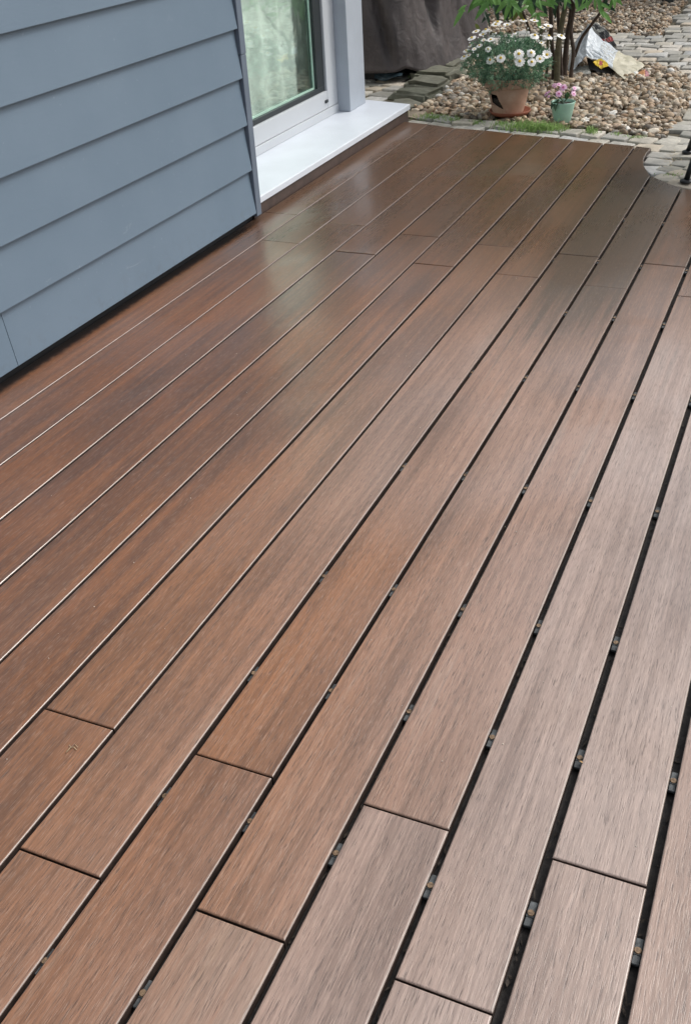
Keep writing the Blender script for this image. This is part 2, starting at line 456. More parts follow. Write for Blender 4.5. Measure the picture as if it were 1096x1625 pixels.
for b in range(1, 21):
    xl = -2.10 if b == 1 else GAPX[b - 2] + GAPW[b - 2] / 2
    xr = GAPX[b - 1] - GAPW[b - 1] / 2
    cuts = sorted(JOINT[b])
    segs = []; y0 = -1.6
    for c in cuts: segs.append((y0, c - .0016)); y0 = c + .0016
    segs.append((y0, None))
    for ya, yb in segs:
        if yb is None:
            line = DECK_END + NOTCH[1:]
            if b == 9:      # carries the rounded notch
                far = [(xr, 4.672), (-.658, 4.745), (-.69, 4.845), (-.708, 4.95), (-.712, 5.06), (-.705, 5.148), (xl, 5.168)]
            else:
                far = [(xr, lerp_line(line, xr)), (xl, lerp_line(line, xl))]
            if b in (10, 11):
                m = (xl + xr) / 2; far.insert(1, (m, lerp_line(line, m)))
            poly = [(xl, ya), (xr, ya)] + far
        else:
            dx = random.uniform(-.0008, .0008)
            poly = [(xl + dx, ya), (xr + dx, ya), (xr + dx, yb), (xl + dx, yb)]
        dz = random.uniform(-.0012, .0008)
        bm = prism_bm(poly, -.020 + dz, dz, .0028, 3)
        tx = random.uniform(-.006, .006)
        cxm = (xl + xr) / 2
        for v in bm.verts: v.co.z += (v.co.x - cxm) * tx
        bm.normal_update()
        for fc in bm.faces:
            if .15 < fc.normal.z < .93 and abs(fc.normal.x) > .3: fc.material_index = 1
            elif abs(fc.normal.z) <= .15: fc.material_index = 2
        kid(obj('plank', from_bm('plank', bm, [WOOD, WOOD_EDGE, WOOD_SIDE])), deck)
# joists and the steel clips that hold the boards on them
JY = [-1.0, -.4, .12, .565, .882, 1.2, 1.514, 1.993, 2.555, 3.06, 3.55, 4.05, 4.5, 5.0]
for y in JY:
    xe = 1.2 if y < 4.3 else (-.6 if y < 4.9 else -.75)
    bm = box_bm(-2.11, xe, y - .03, y + .03, -.085, -.022, .002, 1)
    kid(obj('joist', from_bm('joist', bm, JOIST_M)), deck)
clip_meshes = {}
screw_bm = bmesh.new(); bmesh.ops.create_cone(screw_bm, segments=10, radius1=.0056, radius2=.0050, depth=.002, cap_ends=True)
SCREW = from_bm('screw', screw_bm, SCREW_M)
for gi, (gx, gw) in enumerate(zip(GAPX, GAPW)):
    if gx > .2: continue
    lo = random.uniform(-.006, .006)
    for y in JY:
        if y < .2 or y > lerp_line(DECK_END + NOTCH[1:], gx) - .05: continue
        if gi < 7: continue                       # the tight gaps beside the house hide them
        key = round(gw, 4)
        if key not in clip_meshes:
            bmc = box_bm(-gw / 2 + .0006, gw / 2 - .0006, -.021, .021, -.012, -.0065, .0008, 1)
            box_bm(-gw / 2 + .0006, gw / 2 - .0006, -.0065, .0065, -.0066, -.0052, .0004, 1, bmc)
            clip_meshes[key] = from_bm('clip', bmc, CLIP_M)
        c = obj('clip', clip_meshes[key]); c.location = (gx, y + lo + random.uniform(-.004, .004), random.uniform(-.004, -.001)); kid(c, deck)
        s = obj('screw', SCREW); s.parent = c; s.location = (0, 0, -.0045)
# litter that has fallen into the wide gaps
v, f = [], []
for _ in range(900):
    gi = random.choice(range(6, 14)); gx, gw = GAPX[gi], GAPW[gi]
    y = random.uniform(.4, 4.2); L = random.uniform(.006, .022); wd = random.uniform(.002, .006); a = random.uniform(-.5, .5) + (0 if random.random() < .7 else 1.2)
    d = Vector((math.sin(a), math.cos(a), random.uniform(-.2, .2))); n = Vector((math.cos(a), -math.sin(a), random.uniform(-.4, .4)))
    p = Vector((gx + random.uniform(-.3, .3) * gw, y, -.021 + random.uniform(0, .006)))
    lim = gw * .45
    i = len(v)
    for q in (p - d * L * .5, p + n * wd * .5, p + d * L * .5, p - n * wd * .5):
        q.x = max(gx - lim, min(gx + lim, q.x)); v.append(q)
    f.append((i, i + 1, i + 2, i + 3))
LITTER = simple('dead_leaf_bits', (.055, .042, .032), .8, .6, 200)
kid(obj('leaf_litter', mesh('leaf_litter', v, f, LITTER), kind='stuff'), deck)
# black seam strip that lines the gaps (board edges meet a rubber backing)
bm = bmesh.new()
for gx, gw in zip(GAPX, GAPW):
    if gx > .2: continue
    yb = lerp_line(DECK_END + NOTCH[1:], gx) - .03
    box_bm(gx - gw / 2 - .004, gx + gw / 2 + .004, -1.5, yb, -.0225, -.0205, 0, 1, bm)
kid(obj('seam_strip', from_bm('seam_strip', bm, simple('dusty_rubber_strip', (.026, .022, .020), .75, .7, 70, .5, 160))), deck)

# ------------------------------------------------------------------ house
house = empty('house', (-2.4, 2.0, 0), label='blue grey clapboard house wall with a glazed patio door beside the deck', cat='house')
def hk(name, me, parent=None, **k):
    o = obj(name, me, **k)
    if parent is None: kid(o, house)
    else: o.parent = parent
    return o
# lap boards
z = .027; XF = -2.080
course = 0
while z < 2.75:
    top = z + .1765 + .022
    prof = [(XF, z), (XF - .0165, z), (XF - .0315, top), (XF - .0195, top)]
    cuts = [2.122] if course == 0 else ([.35] if course == 2 else ([-.9] if course % 2 else [.9 - .4 * (course % 3)]))
    ys = [-3.0] + cuts + [3.672]
    for i in range(len(ys) - 1):
        bm = profile_bm(prof, ys[i] + (.0012 if i else 0), ys[i + 1] - (.0012 if i < len(ys) - 2 else 0))
        e = [ed for ed in bm.edges if all(abs(v.co.z - z) < 1e-5 and abs(v.co.x - XF) < 1e-5 for v in ed.verts)]
        bmesh.ops.bevel(bm, geom=e, offset=.0018, segments=2, affect='EDGES')
        hk('siding_board', from_bm('siding_board', bm, SIDING))
    z += .1765; course += 1
ZT = z
hk('wall', from_bm('wall', box_bm(-2.46, -2.112, -3.0, 3.69, -.10, ZT, 0), BLACK_GAP))
# corner profile beside the door: two lengths butted
for za, zb in ((.012, .6385), (.6395, ZT)):
    hk('corner_trim', from_bm('corner_trim', box_bm(-2.16, -2.078 + (.0015 if za > .5 else 0), 3.674, 3.716, za, zb, .003, 2), TRIM))
hk('reveal', from_bm('reveal', box_bm(-2.47, -2.161, 3.692, 3.714, .076, ZT, .001, 1), TRIM))
# sill and the brown fascia under it
sill_poly = [(-2.098, 3.722), (-2.098, 5.562), (-2.60, 5.685), (-2.60, 3.722)]
hk('sill', from_bm('sill', prism_bm(sill_poly, .047, .074, .005, 3), SILL_M))
hk('fascia', from_bm('fascia', box_bm(-2.125, -2.107, 3.70, 5.555, -.11, .0462, .001, 1), FASCIA))
# post right of the door
hk('door_post', from_bm('door_post', box_bm(-2.47, -2.357, 5.322, 5.418, .0745, ZT, .003, 2), POST_M))
hk('door_post', from_bm('door_post', box_bm(-2.50, -2.360, 5.4195, 5.545, .0745, ZT, .003, 2), POST_M))
# patio door: frame (part) > sash rails, pane, seals, drain cap
XD = -2.425
door = hk('patio_door', from_bm('patio_door', box_bm(XD - .09, XD, 3.716, 5.3215, .0745, .117, .002, 1), UPVC))
dk = lambda n, me: (lambda o: (kid(o, house), setattr(o, 'parent', door), setattr(o, 'matrix_parent_inverse', Matrix.Identity(4)))[0])(obj(n, me))
def dpart(name, me):
    o = obj(name, me); o.parent = door; return o
# door sits at the origin of the house parent, so children need no offset beyond it
ZTOP = 2.25
dpart('bottom_rail', from_bm('bottom_rail', box_bm(XD - .075, XD - .004, 3.716, 5.19, .1175, .207, .005, 2), UPVC))
dpart('stile', from_bm('stile', box_bm(XD - .075, XD - .0045, 5.1905, 5.3213, .1176, ZTOP, .004, 2), UPVC))
dpart('top_rail', from_bm('top_rail', box_bm(XD - .075, XD - .004, 3.716, 5.19, ZTOP - .09, ZTOP, .004, 2), UPVC))
dpart('seal', from_bm('seal', box_bm(XD - .055, XD - .018, 3.716, 5.189, .2075, .232, .001, 1), SEAL))
dpart('seal', from_bm('seal', box_bm(XD - .055, XD - .018, 5.10, 5.1895, .2325, ZTOP - .091, .001, 1), SEAL))
cap = bmesh.new(); box_bm(XD - .005, XD + .004, 5.150, 5.182, .150, .166, .003, 2, cap)
dpart('drain_cap', from_bm('drain_cap', cap, SEAL))
def glass_mat():
    t = NT('green_tinted_glass')
    t.n.remove(t.b)
    tr = t.n.new('ShaderNodeBsdfTransparent'); tr.inputs[0].default_value = (.94, .985, .965, 1)
    gl = t.n.new('ShaderNodeBsdfGlossy'); gl.inputs[0].default_value = (.86, 1, .93, 1); gl.inputs[1].default_value = .012
    fr = t.n.new('ShaderNodeLayerWeight'); fr.inputs[0].default_value = .5      # same from both faces of the pane
    m2 = t.math('ADD', t.math('MULTIPLY', t.math('POWER', fr.outputs['Facing'], 3.4), 1.0), .06, clamp=True)
    wob = t.n.new('ShaderNodeBump'); wob.inputs['Strength'].default_value = .05; wob.inputs['Distance'].default_value = .02
    t.l.new(t.noise(t.pos(), 5, 2), wob.inputs['Height']); t.l.new(wob.outputs[0], gl.inputs['Normal'])
    mx = t.n.new('ShaderNodeMixShader')
    t.l.new(m2, mx.inputs[0]); t.l.new(tr.outputs[0], mx.inputs[1]); t.l.new(gl.outputs[0], mx.inputs[2])
    t.l.new(mx.outputs[0], t.out.inputs[0])
    return t.m
GLASS = glass_mat()
dpart('pane', from_bm('pane', box_bm(XD - .046, XD - .040, 3.716, 5.0995, .2325, ZTOP - .091, 0), GLASS))
EDGE_G = simple('pale_glass_edge', (.42, .62, .52), .3, .1)
dpart('spacer', from_bm('spacer', box_bm(XD - .0395, XD - .034, 3.716, 5.0995, .2325, .241, 0), EDGE_G))
dpart('spacer', from_bm('spacer', box_bm(XD - .0395, XD - .034, 5.088, 5.0994, .2415, ZTOP - .091, 0), EDGE_G))
# rest of the house: lintel, room behind the door, end wall, roof edge
INNER = simple('white_plaster', (.72, .72, .68), .8, .04)
hk('lintel', from_bm('lintel', box_bm(-2.60, -2.11, 3.717, 5.3215, ZTOP + .001, ZT, 0), TRIM))
hk('back_wall', from_bm('back_wall', box_bm(-5.6, -5.5, -3, 5.69, -.1, ZT, 0), INNER))
hk('end_wall', from_bm('end_wall', box_bm(-5.499, -2.601, 5.44, 5.545, -.1, ZT, 0), INNER))
hk('side_wall', from_bm('side_wall', box_bm(-5.499, -2.461, 2.0, 2.1, -.1, ZT, 0), INNER))
hk('roof', from_bm('roof', box_bm(-5.6, -1.98, -3.05, 5.75, ZT + .002, ZT + .16, .01, 2), TRIM))
hk('room_floor', from_bm('room_floor', box_bm(-5.499, -2.601, 2.101, 5.439, .02, .06, 0), simple('pale_room_floor', (.62, .60, .52), .35, .08, 4)))
# sheer curtain inside the glass
v, f = [], []
NY, NZ = 150, 10
for j in range(NZ):
    for i in range(NY):
        y = 3.75 + (5.41 - 3.75) * i / (NY - 1); zz = .10 + 2.1 * j / (NZ - 1)
        x = -2.541 + .012 * math.sin(y * 34 + .5 * math.sin(y * 9)) + .007 * noise.noise((y * 6, zz * 1.2, 0))
        v.append((x, y, zz))
for j in range(NZ - 1):
    for i in range(NY - 1): f.append((j * NY + i, j * NY + i + 1, (j + 1) * NY + i + 1, (j + 1) * NY + i))
CURT = leaf_material('sheer_curtain', (.93, .95, .91), (.93, .95, .91), .8, 'rnd', .12)
obj('curtain', mesh('curtain', v, f, CURT, True), label='pale sheer curtain hanging behind the patio door glass', cat='curtain')

# ------------------------------------------------------------------ paving
def sett_mesh(seed):
    rd = random.Random(seed)
    bm = bmesh.new(); bmesh.ops.create_cube(bm, size=1)
    for v in bm.verts:
        v.co.x *= 1 + rd.uniform(-.09, .05) - (.06 if v.co.z < 0 else 0)
        v.co.y *= 1 + rd.uniform(-.09, .05) - (.06 if v.co.z < 0 else 0)
    bmesh.ops.bevel(bm, geom=[e for e in bm.edges], offset=.065, segments=2, affect='EDGES', profile=.55)
    for v in bm.verts:
        n = noise.noise(v.co * 2.4 + Vector((seed * 3.1, 0, 0)))
        v.co += v.co.normalized() * n * .06
        if v.co.z > .3: v.co.z += noise.noise(v.co * 3.7 + Vector((0, seed * 5.3, 0))) * .10
    return from_bm('sett', bm, SETT_M, True)
SETTS = [sett_mesh(i) for i in range(10)]
def add_sett(x, y, w, d, rot, parent, name='sett', ztop=-.024, h=.09, me=None):
    o = obj(name, me or random.choice(SETTS))
    zt = ztop + random.uniform(-.006, .005)
    o.location = (x, y, zt - h / 2); o.scale = (w, d, h)
    o.rotation_euler = (random.uniform(-.04, .04), random.uniform(-.04, .04), rot + random.choice((0, math.pi)))
    o.parent = parent
    return o
PATH = [(-.665, 5.50), (-.685, 6.05), (-.705, 6.45), (-.73, 6.74), (-.86, 7.25), (-1.02, 7.40), (-1.14, 7.50), (-1.7, 7.65), (-2.5, 7.75), (-2.5, 8.62), (-1.65, 8.74), (-1.43, 8.62), (-1.17, 8.5), (-1.19, 8.95), (-1.22, 9.7), (-1.25, 10.3), (1.4, 10.3), (1.4, 4.36)] + [(x + .05, y + .05) for x, y in NOTCH[::-1][1:-1]] + [(-.66, 5.2)]
path = empty('cobbled_path', (0, 0, 0), kind='structure', label='grey granite cobbled path curving round the deck corner')
spare = []
y = 4.35; row = 0
while y < 10.35:
    d = random.uniform(.118, .140)
    x = -2.6 + random.uniform(-.1, 0)
    while x < 1.4:
        w = random.uniform(.105, .165)
        cx_, cy_ = x + w / 2, y + d / 2 + .012 * math.sin(x * 5 + row)
        if inside((cx_, cy_), PATH) and not (cx_ < -.36 and cy_ < 5.21):
            near_notch = cx_ < -.2 and cy_ < 5.1
            rot = random.uniform(-.05, .05) + (.35 if near_notch else -.05)
            # seen part: a wedge left of the frame's right edge
            lim = -.44 if cy_ < 5.3 else -.60 - max(0, cy_ - 6.0) * .11
            if cx_ < lim + .12: add_sett(cx_, cy_, w - .012, d - .012, rot, path)
            else: spare.append((cx_, cy_, w - .012, d - .012, rot))
        x += w
    y += d; row += 1
def on_z(px, py, z):
    d = (px - W_PX / 2) * _R - (py - H_PX / 2) * _U + F_PX * _f
    return CAM + d * ((z - CAM.z) / d.z)
for px, py, w, d, rot in [(1047, 246, .125, .12, -.05), (1043.5, 257.5, .13, .12, -.1), (1039.5, 269.5, .105, .12, .55), (1059.5, 268, .10, .12, -.5), (1061, 281.5, .15, .11, -.35), (1084, 291.5, .15, .10, -.3), (1084, 247, .115, .12, -.05), (1085, 259, .12, .115, -.1), (1083, 273, .115, .12, -.5), (1064.5, 234.5, .145, .12, -.12), (1100, 281, .12, .11, -.3), (1105, 268, .12, .11, -.3)]:
    q = on_z(px, py, -.022); add_sett(q.x, q.y, w - .006, d - .004, rot, path, ztop=-.018)
bm = bmesh.new()
for (sx, sy, w, d, rot) in spare:
    t = bmesh.new(); bmesh.ops.create_cube(t, size=1)
    bmesh.ops.bevel(t, geom=t.edges[:], offset=.1, segments=1, affect='EDGES')
    t.transform(Matrix.Translation((sx, sy, -.069)) @ Matrix.Rotation(rot, 4, 'Z') @ Matrix.Diagonal((w, d, .09, 1)))
    me = bpy.data.meshes.new('t'); t.to_mesh(me); t.free(); bm.from_mesh(me); bpy.data.meshes.remove(me)
put(bpy.data.objects.new('sett_field', from_bm('sett_field', bm, SETT_M)), parent=path, kind='stuff')

edging = empty('sett_edging', (0, 0, 0), kind='structure', label='double row of granite setts edging the far end of the deck')
for rowi, (off, dd) in enumerate(((.095, .125), (.235, .125))):
    x = -2.13 + .04 * rowi
    while x < -.70 + .0 * rowi:
        w = random.uniform(.10, .16)
        xc = x + w / 2
        yy = lerp_line(DECK_END, xc) + off + random.uniform(-.008, .008)
        add_sett(xc, yy, w - .010, dd - .006, -.20 + random.uniform(-.04, .04), edging, ztop=-.022 + (.004 if rowi else 0))
        x += w
# flat setts left of the gravel, in front of the covered furniture
yard = empty('cobbled_yard', (0, 0, 0), kind='structure', label='small worn cobbles between the house corner and the covered furniture')
y = 5.72; row = 0
while y < 7.5:
    d = random.uniform(.12, .15); x = -3.35 + random.uniform(-.1, 0)
    while x < -2.2:
        w = random.uniform(.12, .18); xc, yc = x + w / 2, y + d / 2
        edge = -2.36 - max(0, min(1, (6.3 - yc) / .5)) * -.10 + (0 if yc < 6.7 else -.06)
        if xc < edge - .12: add_sett(xc, yc, w - .012, d - .012, -.22 + random.uniform(-.06, .06), yard, ztop=-.03)
        x += w
    y += d
kerb = empty('stone_kerb', (0, 0, 0), kind='structure', label='row of large mossy stones edging the gravel on the house side')
def big_stone(seed):
    rd = random.Random(seed); bm = bmesh.new(); bmesh.ops.create_cube(bm, size=1)
    bmesh.ops.bevel(bm, geom=bm.edges[:], offset=.12, segments=2, affect='EDGES')
    bmesh.ops.subdivide_edges(bm, edges=bm.edges[:], cuts=2, use_grid_fill=True)
    for v in bm.verts: v.co += v.co.normalized() * (noise.noise(v.co * 2.2 + Vector((seed * 7.7, 1, 2))) * .22 + noise.noise(v.co * 6 + Vector((seed, 4, 2))) * .05)
    return from_bm('edging_stone', bm, BIGSTONE_M, False)
for i, (x, y, w, d, rot, zt) in enumerate([(-2.17, 5.80, .22, .17, -.3, -.035), (-2.30, 6.02, .24, .2, -.25, -.02), (-2.315, 6.27, .27, .23, -.15, .012), (-2.335, 6.55, .29, .26, -.1, .018), (-2.385, 6.86, .27, .28, -.1, .02), (-2.43, 7.16, .26, .27, 0, .02), (-2.46, 7.45, .25, .26, .1, .015), (-2.49, 7.74, .25, .26, .1, .01)]):
    add_sett(x, y, w, d, rot, kerb, 'edging_stone', zt, .14, big_stone(i + 3))

# ------------------------------------------------------------------ gravel
def ico(sub):
    bm = bmesh.new(); bmesh.ops.create_icosphere(bm, subdivisions=sub, radius=1)
    v = np.array([x.co[:] for x in bm.verts]); f = np.array([[q.index for q in p.verts] for p in bm.faces]); bm.free(); return v, f
def pebbles(name, poly, n, smin, smax, zc, layers, sub, label, skip=()):
    bv, bf = ico(sub)
    xs = [p[0] for p in poly]; ys = [p[1] for p in poly]
    V, F, T = [], [], []; cnt = 0; tries = 0
    while cnt < n and tries < n * 12:
        tries += 1
        p = (random.uniform(min(xs), max(xs)), random.uniform(min(ys), max(ys)))
        if not inside(p, poly): continue
        if any((p[0] - a) ** 2 + (p[1] - b) ** 2 < r * r for a, b, r in skip): continue
        s = smin + (smax - smin) * random.random() ** 1.9
        d = RNG.normal(size=3); ph = RNG.uniform(0, 6.28, 3)
        q = bv * (1 + .30 * np.sin(bv @ RNG.normal(size=(3, 3)) * 1.7 + ph).sum(1, keepdims=True) / 1.6)
        q = q * np.array([1, random.uniform(.55, .95), random.uniform(.38, .75)]) * s
        a = random.uniform(0, 6.28); b = random.uniform(-.5, .5); c = random.uniform(-.5, .5)
        Rm = np.array((Matrix.Rotation(a, 3, 'Z') @ Matrix.Rotation(b, 3, 'X') @ Matrix.Rotation(c, 3, 'Y')))
        q = q @ Rm.T
        zz = zc + random.random() * layers + .012 * noise.noise((p[0] * 4, p[1] * 4, 0))
        q = q + np.array([p[0], p[1], zz])
        F.append(bf + cnt * len(bv)); V.append(q); T.append(np.full(len(bv), random.random())); cnt += 1
    V = np.concatenate(V); F = np.concatenate(F); T = np.concatenate(T)
    me = bpy.data.meshes.new(name)
    me.vertices.add(len(V)); me.vertices.foreach_set('co', V.ravel())
    me.loops.add(len(F) * 3); me.loops.foreach_set('vertex_index', F.ravel().astype(np.int32))
    me.polygons.add(len(F)); me.polygons.foreach_set('loop_start', np.arange(0, len(F) * 3, 3, dtype=np.int32))
    me.polygons.foreach_set('use_smooth', np.ones(len(F), bool))
    at_ = me.attributes.new('tint', 'FLOAT', 'POINT'); at_.data.foreach_set('value', T.astype(np.float32))
    me.materials.append(PEBBLE_M); me.update(); me.validate()
    return obj(name, me, kind='stuff', label=label, cat='gravel')
BED1 = [(-2.24, 5.87), (-2.0, 5.80), (-1.6, 5.70), (-1.2, 5.62), (-.70, 5.51), (-.665, 6.05), (-.69, 6.45), (-.715, 6.76), (-.88, 7.26), (-1.03, 7.40), (-1.16, 7.5), (-1.7, 7.64), (-2.4, 7.74), (-2.29, 7.2), (-2.23, 6.85), (-2.20, 6.5), (-2.16, 6.15)]
BED2 = [(-2.6, 8.66), (-1.65, 8.78), (-1.43, 8.66), (-1.2, 8.54), (-1.21, 8.95), (-1.24, 9.7), (-1.27, 10.5), (-3.2, 10.8), (-3.2, 8.7)]
pebbles('gravel', BED1, 6800, .010, .029, -.044, .026, 2, 'mixed brown pebbles of the bed around the flower pots', [(-1.595, 5.84, .10), (-1.265, 5.69, .045)])
pebbles('gravel', BED2, 5600, .012, .031, -.044, .028, 1, 'brown pebbles of the far bed beyond the cobbled strip')
def single_pebble(p, s, label):
    v, f = ico(3)
    v = v * np.array([1, .75, .55]) * s
    v = v * (1 + .08 * np.sin(v @ np.array([[40, 10, 5], [3, 50, 9], [7, 2, 60]])).sum(1, keepdims=True) / 2)
    o = obj('pebble', mesh('pebble', v, [tuple(int(i) for i in q) for q in f], WHITE_PEBBLE, True), label=label, cat='pebble'); o.location = p
    o.rotation_euler = (0, 0, random.uniform(0, 3))
single_pebble((-.905, 7.10, -.005), .030, 'white pebble on the gravel right of the crumpled sack')
single_pebble((-1.37, 6.46, -.005), .030, 'pale flat pebble just behind the mint green pot')
single_pebble((-2.15, 6.20, -.012), .022, 'whitish pebble by the large edging stones left of the broken pot')

# ------------------------------------------------------------------ terracotta pot
PC = (-1.612, 5.84); PB = -.012
prof = [(.080, 0), (.086, .004), (.098, .05), (.109, .10), (.119, .138), (.121, .141), (.131, .143), (.1335, .147), (.138, .182), (.1385, .190), (.134, .192), (.128, .190), (.126, .17), (.118, .14), (.106, .09), (.094, .045), (.086, .012), (0.002, .012)]
# finer rings so that the break can be cut out of the wall
fine = []
for (r1, z1), (r2, z2) in zip(prof, prof[1:]):
    n = max(1, int(math.hypot(r2 - r1, z2 - z1) / .005))
    for i in range(n): fine.append((r1 + (r2 - r1) * i / n, z1 + (z2 - z1) * i / n))
fine.append(prof[-1])
SEG = 150
v, f = lathe(fine, SEG, 0, 0)
# direction to the camera in plan: the hole is on the left front
camang = math.atan2(-PC[1], -PC[0])
def hole(a, zz):
    """outline of the broken opening in angle (deg from facing the viewer, negative = left) and height"""
    return inside((a, zz), [(-62, .115), (-38, .112), (-30, .085), (-20, .055), (-14, .02), (-46, .012), (-57, .05)])
keep = []
for q in f:
    c = sum((Vector(v[i]) for i in q), Vector()) / 4
    a = math.degrees((math.atan2(c.y, c.x) - camang + math.pi) % (2 * math.pi) - math.pi)
    rr = math.hypot(c.x, c.y)
    if hole(a + 1.5 * noise.noise((c.x * 60, c.y * 60, c.z * 60)), c.z + .002 * noise.noise((c.z * 90, a, 0))) and rr > .07: continue
    keep.append(q)
pot = empty('flower_pot', (PC[0], PC[1], PB), label='broken terracotta pot with a hole in its side holding white daisies', cat='flower pot')
obj('body', mesh('body', v, keep, TERRA, True), parent=pot)
sv, sf = lathe([(.127, .162), (.09, .168), (.002, .172)], 40)
for i, p in enumerate(sv): sv[i] = (p[0], p[1], p[2] + .006 * noise.noise((p[0] * 40, p[1] * 40, 0)))
obj('soil', mesh('soil', sv, sf, SOIL_POT, True), parent=pot)
sv, sf = lathe([(.002, .015), (.084, .015), (.092, .05), (.098, .085), (.002, .09)], 40)
obj('root_ball', mesh('root_ball', sv, sf, SOIL_POT, True), parent=pot)
# the shard that leans against the hole
ang = camang + math.radians(-30)
sh = []
for j in range(6):
    for i in range(8):
        u, w_ = i / 7, j / 5
        a = math.radians(-24 + 46 * u); 
        hgt = (.058 - .026 * u - .010 * abs(u - .15)) * w_
        rr = .104 + .010 * w_
        sh.append((a, rr, hgt))
v = []
for th in (0, .009):
    for a, rr, hgt in sh: v.append((math.cos(ang + a) * (rr - th), math.sin(ang + a) * (rr - th), hgt + .004))
f = []
for j in range(5):
    for i in range(7):
        a = j * 8 + i; f.append((a, a + 1, a + 9, a + 8)); f.append((48 + a + 8, 48 + a + 9, 48 + a + 1, 48 + a))
rim = [i for i in range(8)] + [8 * j + 7 for j in range(1, 6)] + [40 + i for i in range(6, -1, -1)] + [8 * j for j in range(4, 0, -1)]
for a, b in zip(rim, rim[1:] + rim[:1]): f.append((b, a, a + 48, b + 48))
o = obj('pot_shard', mesh('pot_shard', v, f, TERRA), label='broken terracotta shard leaning in front of the hole in the pot', cat='shard')
o.location = (PC[0], PC[1], PB + .004)
v, f = lathe([(.002, 0), (.095, 0), (.104, .004), (.118, .024), (.116, .026), (.111, .024), (.098, .010), (.002, .009)], 56)
o = obj('saucer', mesh('saucer', v, f, SAUCER_M, True), label='red clay saucer under the broken terracotta pot', cat='saucer')
o.location = (PC[0] + .012, PC[1], -.022)

# ------------------------------------------------------------------ daisies
BUSH = Vector((-1.617, 5.845, .245)); BR = Vector((.222, .20, .125))
daisy = empty('daisy_bush', (PC[0], PC[1], .16), label='bushy white daisy plant with fine blue green leaves in the broken pot', cat='plant')
def off_kid(o, par): o.parent = par; o.matrix_parent_inverse = Matrix.Translation(par.location).inverted(); return o
v, f, tint = [], [], []
def leaflet(p, d, L, w, t_):
    n = d.cross(Vector((random.gauss(0, 1), random.gauss(0, 1), random.gauss(0, 1)))).normalized()
    i = len(v); m = p + d * L * .5 + n.cross(d) * L * random.uniform(-.14, .14)
    v.extend((p - n * w * .35, p + n * w * .35, m + n * w, p + d * L, m - n * w)); tint.extend([t_] * 5)
    f.append((i, i + 1, i + 2, i + 3, i + 4))
for k in range(2600):
    while True:
        q = Vector((random.uniform(-1, 1), random.uniform(-1, 1), random.uniform(-1, 1)))
        if .25 < q.length < 1 and random.random() < q.length ** 2: break
    lump = 1 + .34 * noise.noise(q * 2.6 + Vector((3, 1, 0)))
    p = BUSH + Vector((q.x * BR.x, q.y * BR.y, q.z * BR.z)) * lump
    if p.z < .15 and q.length < .6: continue
    out = (Vector((q.x, q.y, q.z * .9)).normalized() * .8 + Vector((random.gauss(0, .5), random.gauss(0, .5), .3 + random.gauss(0, .5)))).normalized()
    tb = min(1, max(0, random.gauss(.42, .34)))
    for s in range(5):
        d = (out + Vector((random.gauss(0, .6), random.gauss(0, .6), random.gauss(0, .6)))).normalized()
        leaflet(p + out * random.uniform(0, .014), d, random.uniform(.012, .026), random.uniform(.0014, .0024), tb)
FOL = leaf_material('blue_green_foliage', (.055, .140, .085), (.32, .52, .33), .5, 'tint', .15)
off_kid(obj('foliage', mesh('foliage', v, f, FOL, tint=tint), kind='stuff'), daisy)
PETAL = simple('white_petals', (.84, .83, .80), .5, .04, 30)
YEL = simple('yellow_flower_centre', (.62, .42, .05), .7, .25, 200, .5, 300)
STEM_G = simple('thin_green_stems', (.10, .15, .07), .6, .3, 40)
def daisy_mesh(seed, cup):
    rd = random.Random(seed); v, f = [], []
    n = 13
    for k in range(n):
        a = 2 * math.pi * k / n + rd.uniform(-.06, .06); L = .0205 * rd.uniform(.9, 1.06)
        d = Vector((math.cos(a), math.sin(a), 0)); t = Vector((-math.sin(a), math.cos(a), 0))
        i = len(v)
        for r_, w_, h_ in ((.004, .0016, 0), (.45 * L + .002, .0036, .5), (.85 * L, .0040, .9), (L, .0022, 1.0)):
            zz = cup * h_ * .012 + rd.uniform(-.0008, .0008)
            v.append(d * r_ + t * w_ + Vector((0, 0, zz))); v.append(d * r_ - t * w_ + Vector((0, 0, zz + rd.uniform(-.0006, .0006))))
        for s in range(3): f.append((i + 2 * s, i + 2 * s + 2, i + 2 * s + 3, i + 2 * s + 1))
    return mesh('flower', v, f, PETAL)
DM = [daisy_mesh(i, c) for i, c in enumerate((-.2, .1, .35, -.45))]
cv, cf = lathe([(.0062, 0), (.0060, .0018), (.0045, .0034), (.0018, .0042), (.0001, .0043)], 14)
CENTRE = mesh('centre', cv, cf, YEL, True)
FL = [(789, 35, 5.86), (786, 39, 5.84), (804, 40, 5.88), (770, 47, 5.84), (748, 60, 5.80), (778, 63, 5.76), (766, 55, 5.82), (745, 72, 5.80), (736, 90, 5.78), (743, 88, 5.76), (741, 82, 5.79), (777, 95, 5.665), (794, 92, 5.645), (822.6, 85.4, 5.66), (824, 97.3, 5.645), (842.3, 83.6, 5.68), (843.2, 98.2, 5.66), (856, 93.6, 5.70), (867, 87, 5.74), (848, 56, 5.80), (830, 32, 5.98), (847, 33, 5.99), (869, 42, 5.96), (870, 57, 5.92), (890, 57, 5.95), (755, 50, 5.88), (797, 46, 5.92), (812, 34, 5.98), (760, 72, 5.74), (752, 78, 5.72), (767, 64, 5.76), (784, 52, 5.86), (739, 80, 5.80), (860, 44, 5.98), (858, 68, 5.82), (816, 52, 5.92), (774, 78, 5.68), (806, 66, 5.76)]
sv_, sf_ = [], []
